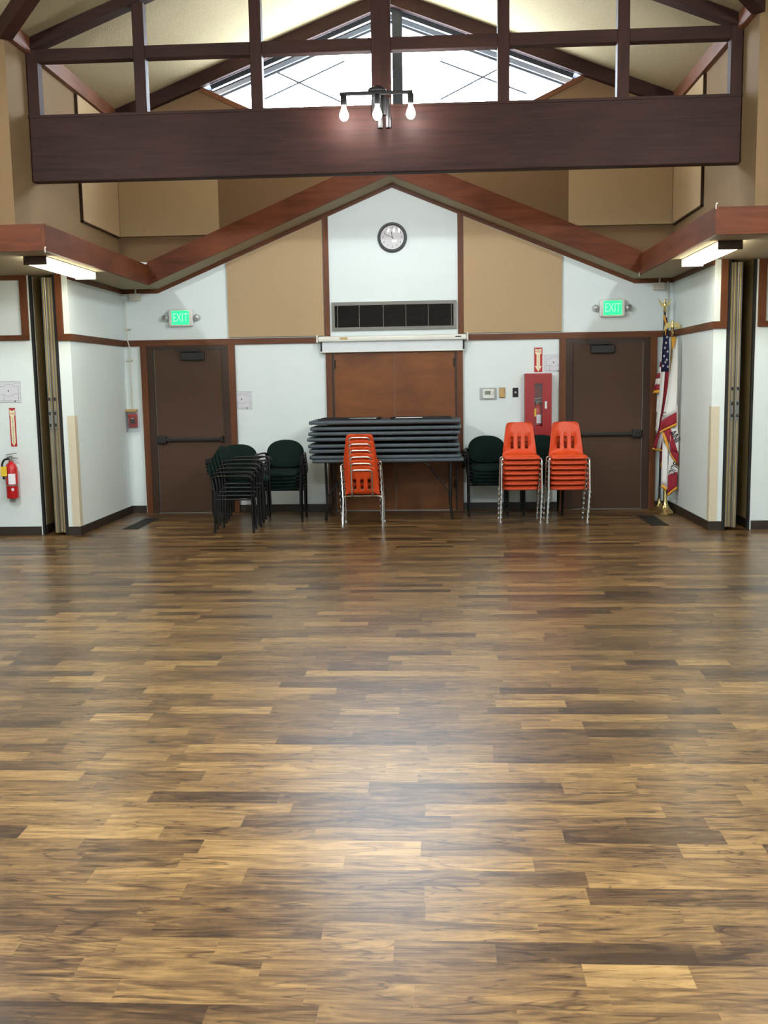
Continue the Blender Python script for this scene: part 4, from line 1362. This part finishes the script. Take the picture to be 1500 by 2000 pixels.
CX_, CY_ = 3.350, 12.52
ca = empty('state_flag', (CX_, CY_, 0))
tag(ca, 'white flag with red band, black letters and gold fringe on a wooden pole', 'flag')
mb().lathe([(.132, 0), (.135, .014), (.115, .03), (.07, .055), (.045, .085), (.032, .12), (.026, .15), (.026, .30), (.018, .305)], (0, 0, 0), 24).build('base', M['gold'], ca, True)
mb().tube([(0, 0, .28), (.05, .02, 2.20)], .0135, 10).build('pole', M['pole_wood'], ca, True)
eagle(2.19, ca, .95, False, (.05, .02))
q = lambda *pts: [(a - CX_ - .035, b_) for a, b_ in pts]
fy = -.05
cloth('fringe', q((3.405, 2.15), (3.418, 2.0)), q((3.465, 2.15), (3.432, 2.02)), fl - .0, M['fringe'], ca, .006, 1, 4, 4)
cloth('field', q((3.435, 2.13), (3.425, 1.92), (3.385, 1.62), (3.338, 1.29), (3.305, 1.14)), q((3.475, 2.13), (3.482, 1.8), (3.482, 1.5), (3.480, 1.34), (3.480, 1.25)), fy - .01, M['flag_white'], ca, .022, 1.4, 14, 10)
cloth('red_band', q((3.305, 1.14), (3.292, 1.02)), q((3.480, 1.25), (3.486, 1.12)), fy - .012, M['flag_red'], ca, .02, 1.4, 5, 10)
cloth('fringe', q((3.292, 1.02), (3.288, .99)), q((3.486, 1.12), (3.486, 1.085)), fy - .014, M['fringe'], ca, .02, 1.4, 2, 10)
cloth('inner_fold', q((3.478, 1.36), (3.482, 1.10)), q((3.508, 1.33), (3.512, 1.0)), fy + .03, M['flag_white'], ca, .012, 1, 6, 4)
cloth('lower_fold', q((3.415, 1.07), (3.420, .93), (3.43, .84)), q((3.500, 1.09), (3.520, .95), (3.522, .74)), fy + .012, M['flag_white'], ca, .014, 1.3, 8, 8)
cloth('red_band', q((3.34, 1.0), (3.42, .86), (3.425, .79)), q((3.42, 1.06), (3.46, .92), (3.522, .74)), fy + .006, M['flag_red'], ca, .01, 1.2, 6, 6)
cloth('red_band', q((3.42, .87), (3.425, .76)), q((3.522, .76), (3.526, .60)), fy + .010, M['flag_red'], ca, .012, 1.2, 5, 6)
cloth('fringe', q((3.318, 1.0), (3.36, .88), (3.395, .80)), q((3.345, 1.0), (3.395, .87), (3.408, .74)), fy - .0, M['fringe'], ca, .006, 1, 6, 4)
cloth('fringe', q((3.425, .765), (3.425, .735)), q((3.526, .61), (3.526, .565)), fy + .008, M['fringe'], ca, .012, 1.2, 2, 6)
cloth('tail_field', q((3.415, .74), (3.405, .56), (3.40, .47)), q((3.520, .58), (3.522, .50), (3.515, .47)), fy + .014, M['flag_white'], ca, .012, 1.2, 8, 6)
cloth('tail_band', q((3.405, .47), (3.40, .24)), q((3.518, .56), (3.512, .33)), fy + .012, M['flag_red'], ca, .012, 1.2, 6, 6)
cloth('fringe', q((3.402, .245), (3.41, .215)), q((3.512, .34), (3.518, .30)), fy + .010, M['fringe'], ca, .012, 1.2, 2, 6)
cloth('side_field', q((3.335, .96), (3.332, .7), (3.328, .36)), q((3.395, .80), (3.393, .6), (3.388, .33)), fy + .02, M['flag_white'], ca, .014, 1.4, 8, 6)
cloth('fringe', q((3.325, .365), (3.335, .32)), q((3.388, .335), (3.385, .27)), fy + .018, M['fringe'], ca, .014, 1.4, 2, 6)
text_obj('lettering', 'ANI', .12, M['ink'], ca, Matrix.Translation((.088, fy - .016, .955)) @ FACE @ Matrix.Rotation(-1.0, 4, 'Z') @ Matrix.Diagonal((.75, 1, 1, 1)), .004)
text_obj('lettering', 'BLIC', .105, M['ink'], ca, Matrix.Translation((.078, fy - .012, .565)) @ FACE @ Matrix.Rotation(-2.0, 4, 'Z') @ Matrix.Diagonal((.8, 1, 1, 1)), .004)
text_obj('lettering', 'C', .085, M['ink'], ca, Matrix.Translation((-.055, fy - .034, 1.225)) @ FACE @ Matrix.Rotation(-.4, 4, 'Z') @ Matrix.Diagonal((.6, 1, 1, 1)), .004)

# ---------------------------------------------------------------- small things on the soffit
for x, y, z, lab in ((-XF + .03, YFN - .03, ZFB - .0, 'small white hook at the fascia corner above the left light'), (XF - .03, YFN - .03, ZFT, 'small white hook on top of the fascia corner above the right light'),
                     (XF - .035, YF - .035, ZFB, 'small white hook in the inner fascia corner above the right exit sign')):
    t = empty('cup_hook', (x, y - .008, z))
    tag(t, lab, 'hook')
    mb().tube([(0, 0, -.02), (0, 0, .02), (.006, -.006, .03), (.012, -.006, .024)], .004, 6, smooth_n=2).build('hook_wire', M['plastic_white'], t, True)
t = empty('paper_scrap', (-3.06, 12.50, ZFT))
tag(t, 'small crumpled pale paper scrap lying on the soffit ledge in the left corner', 'paper')
mb().add([(-.05, 0, .0), (.03, -.01, .0), (.06, .0, .035), (-.04, .01, .045), (0, -.02, .03), (-.05, .004, .002), (.03, -.006, .002), (.06, .004, .037), (-.04, .014, .047), (0, -.016, .033)],
         [(0, 1, 4), (1, 2, 4), (2, 3, 4), (3, 0, 4), (5, 9, 6), (6, 9, 7), (7, 9, 8), (8, 9, 5)]).build('sheet', M['paper'], t)
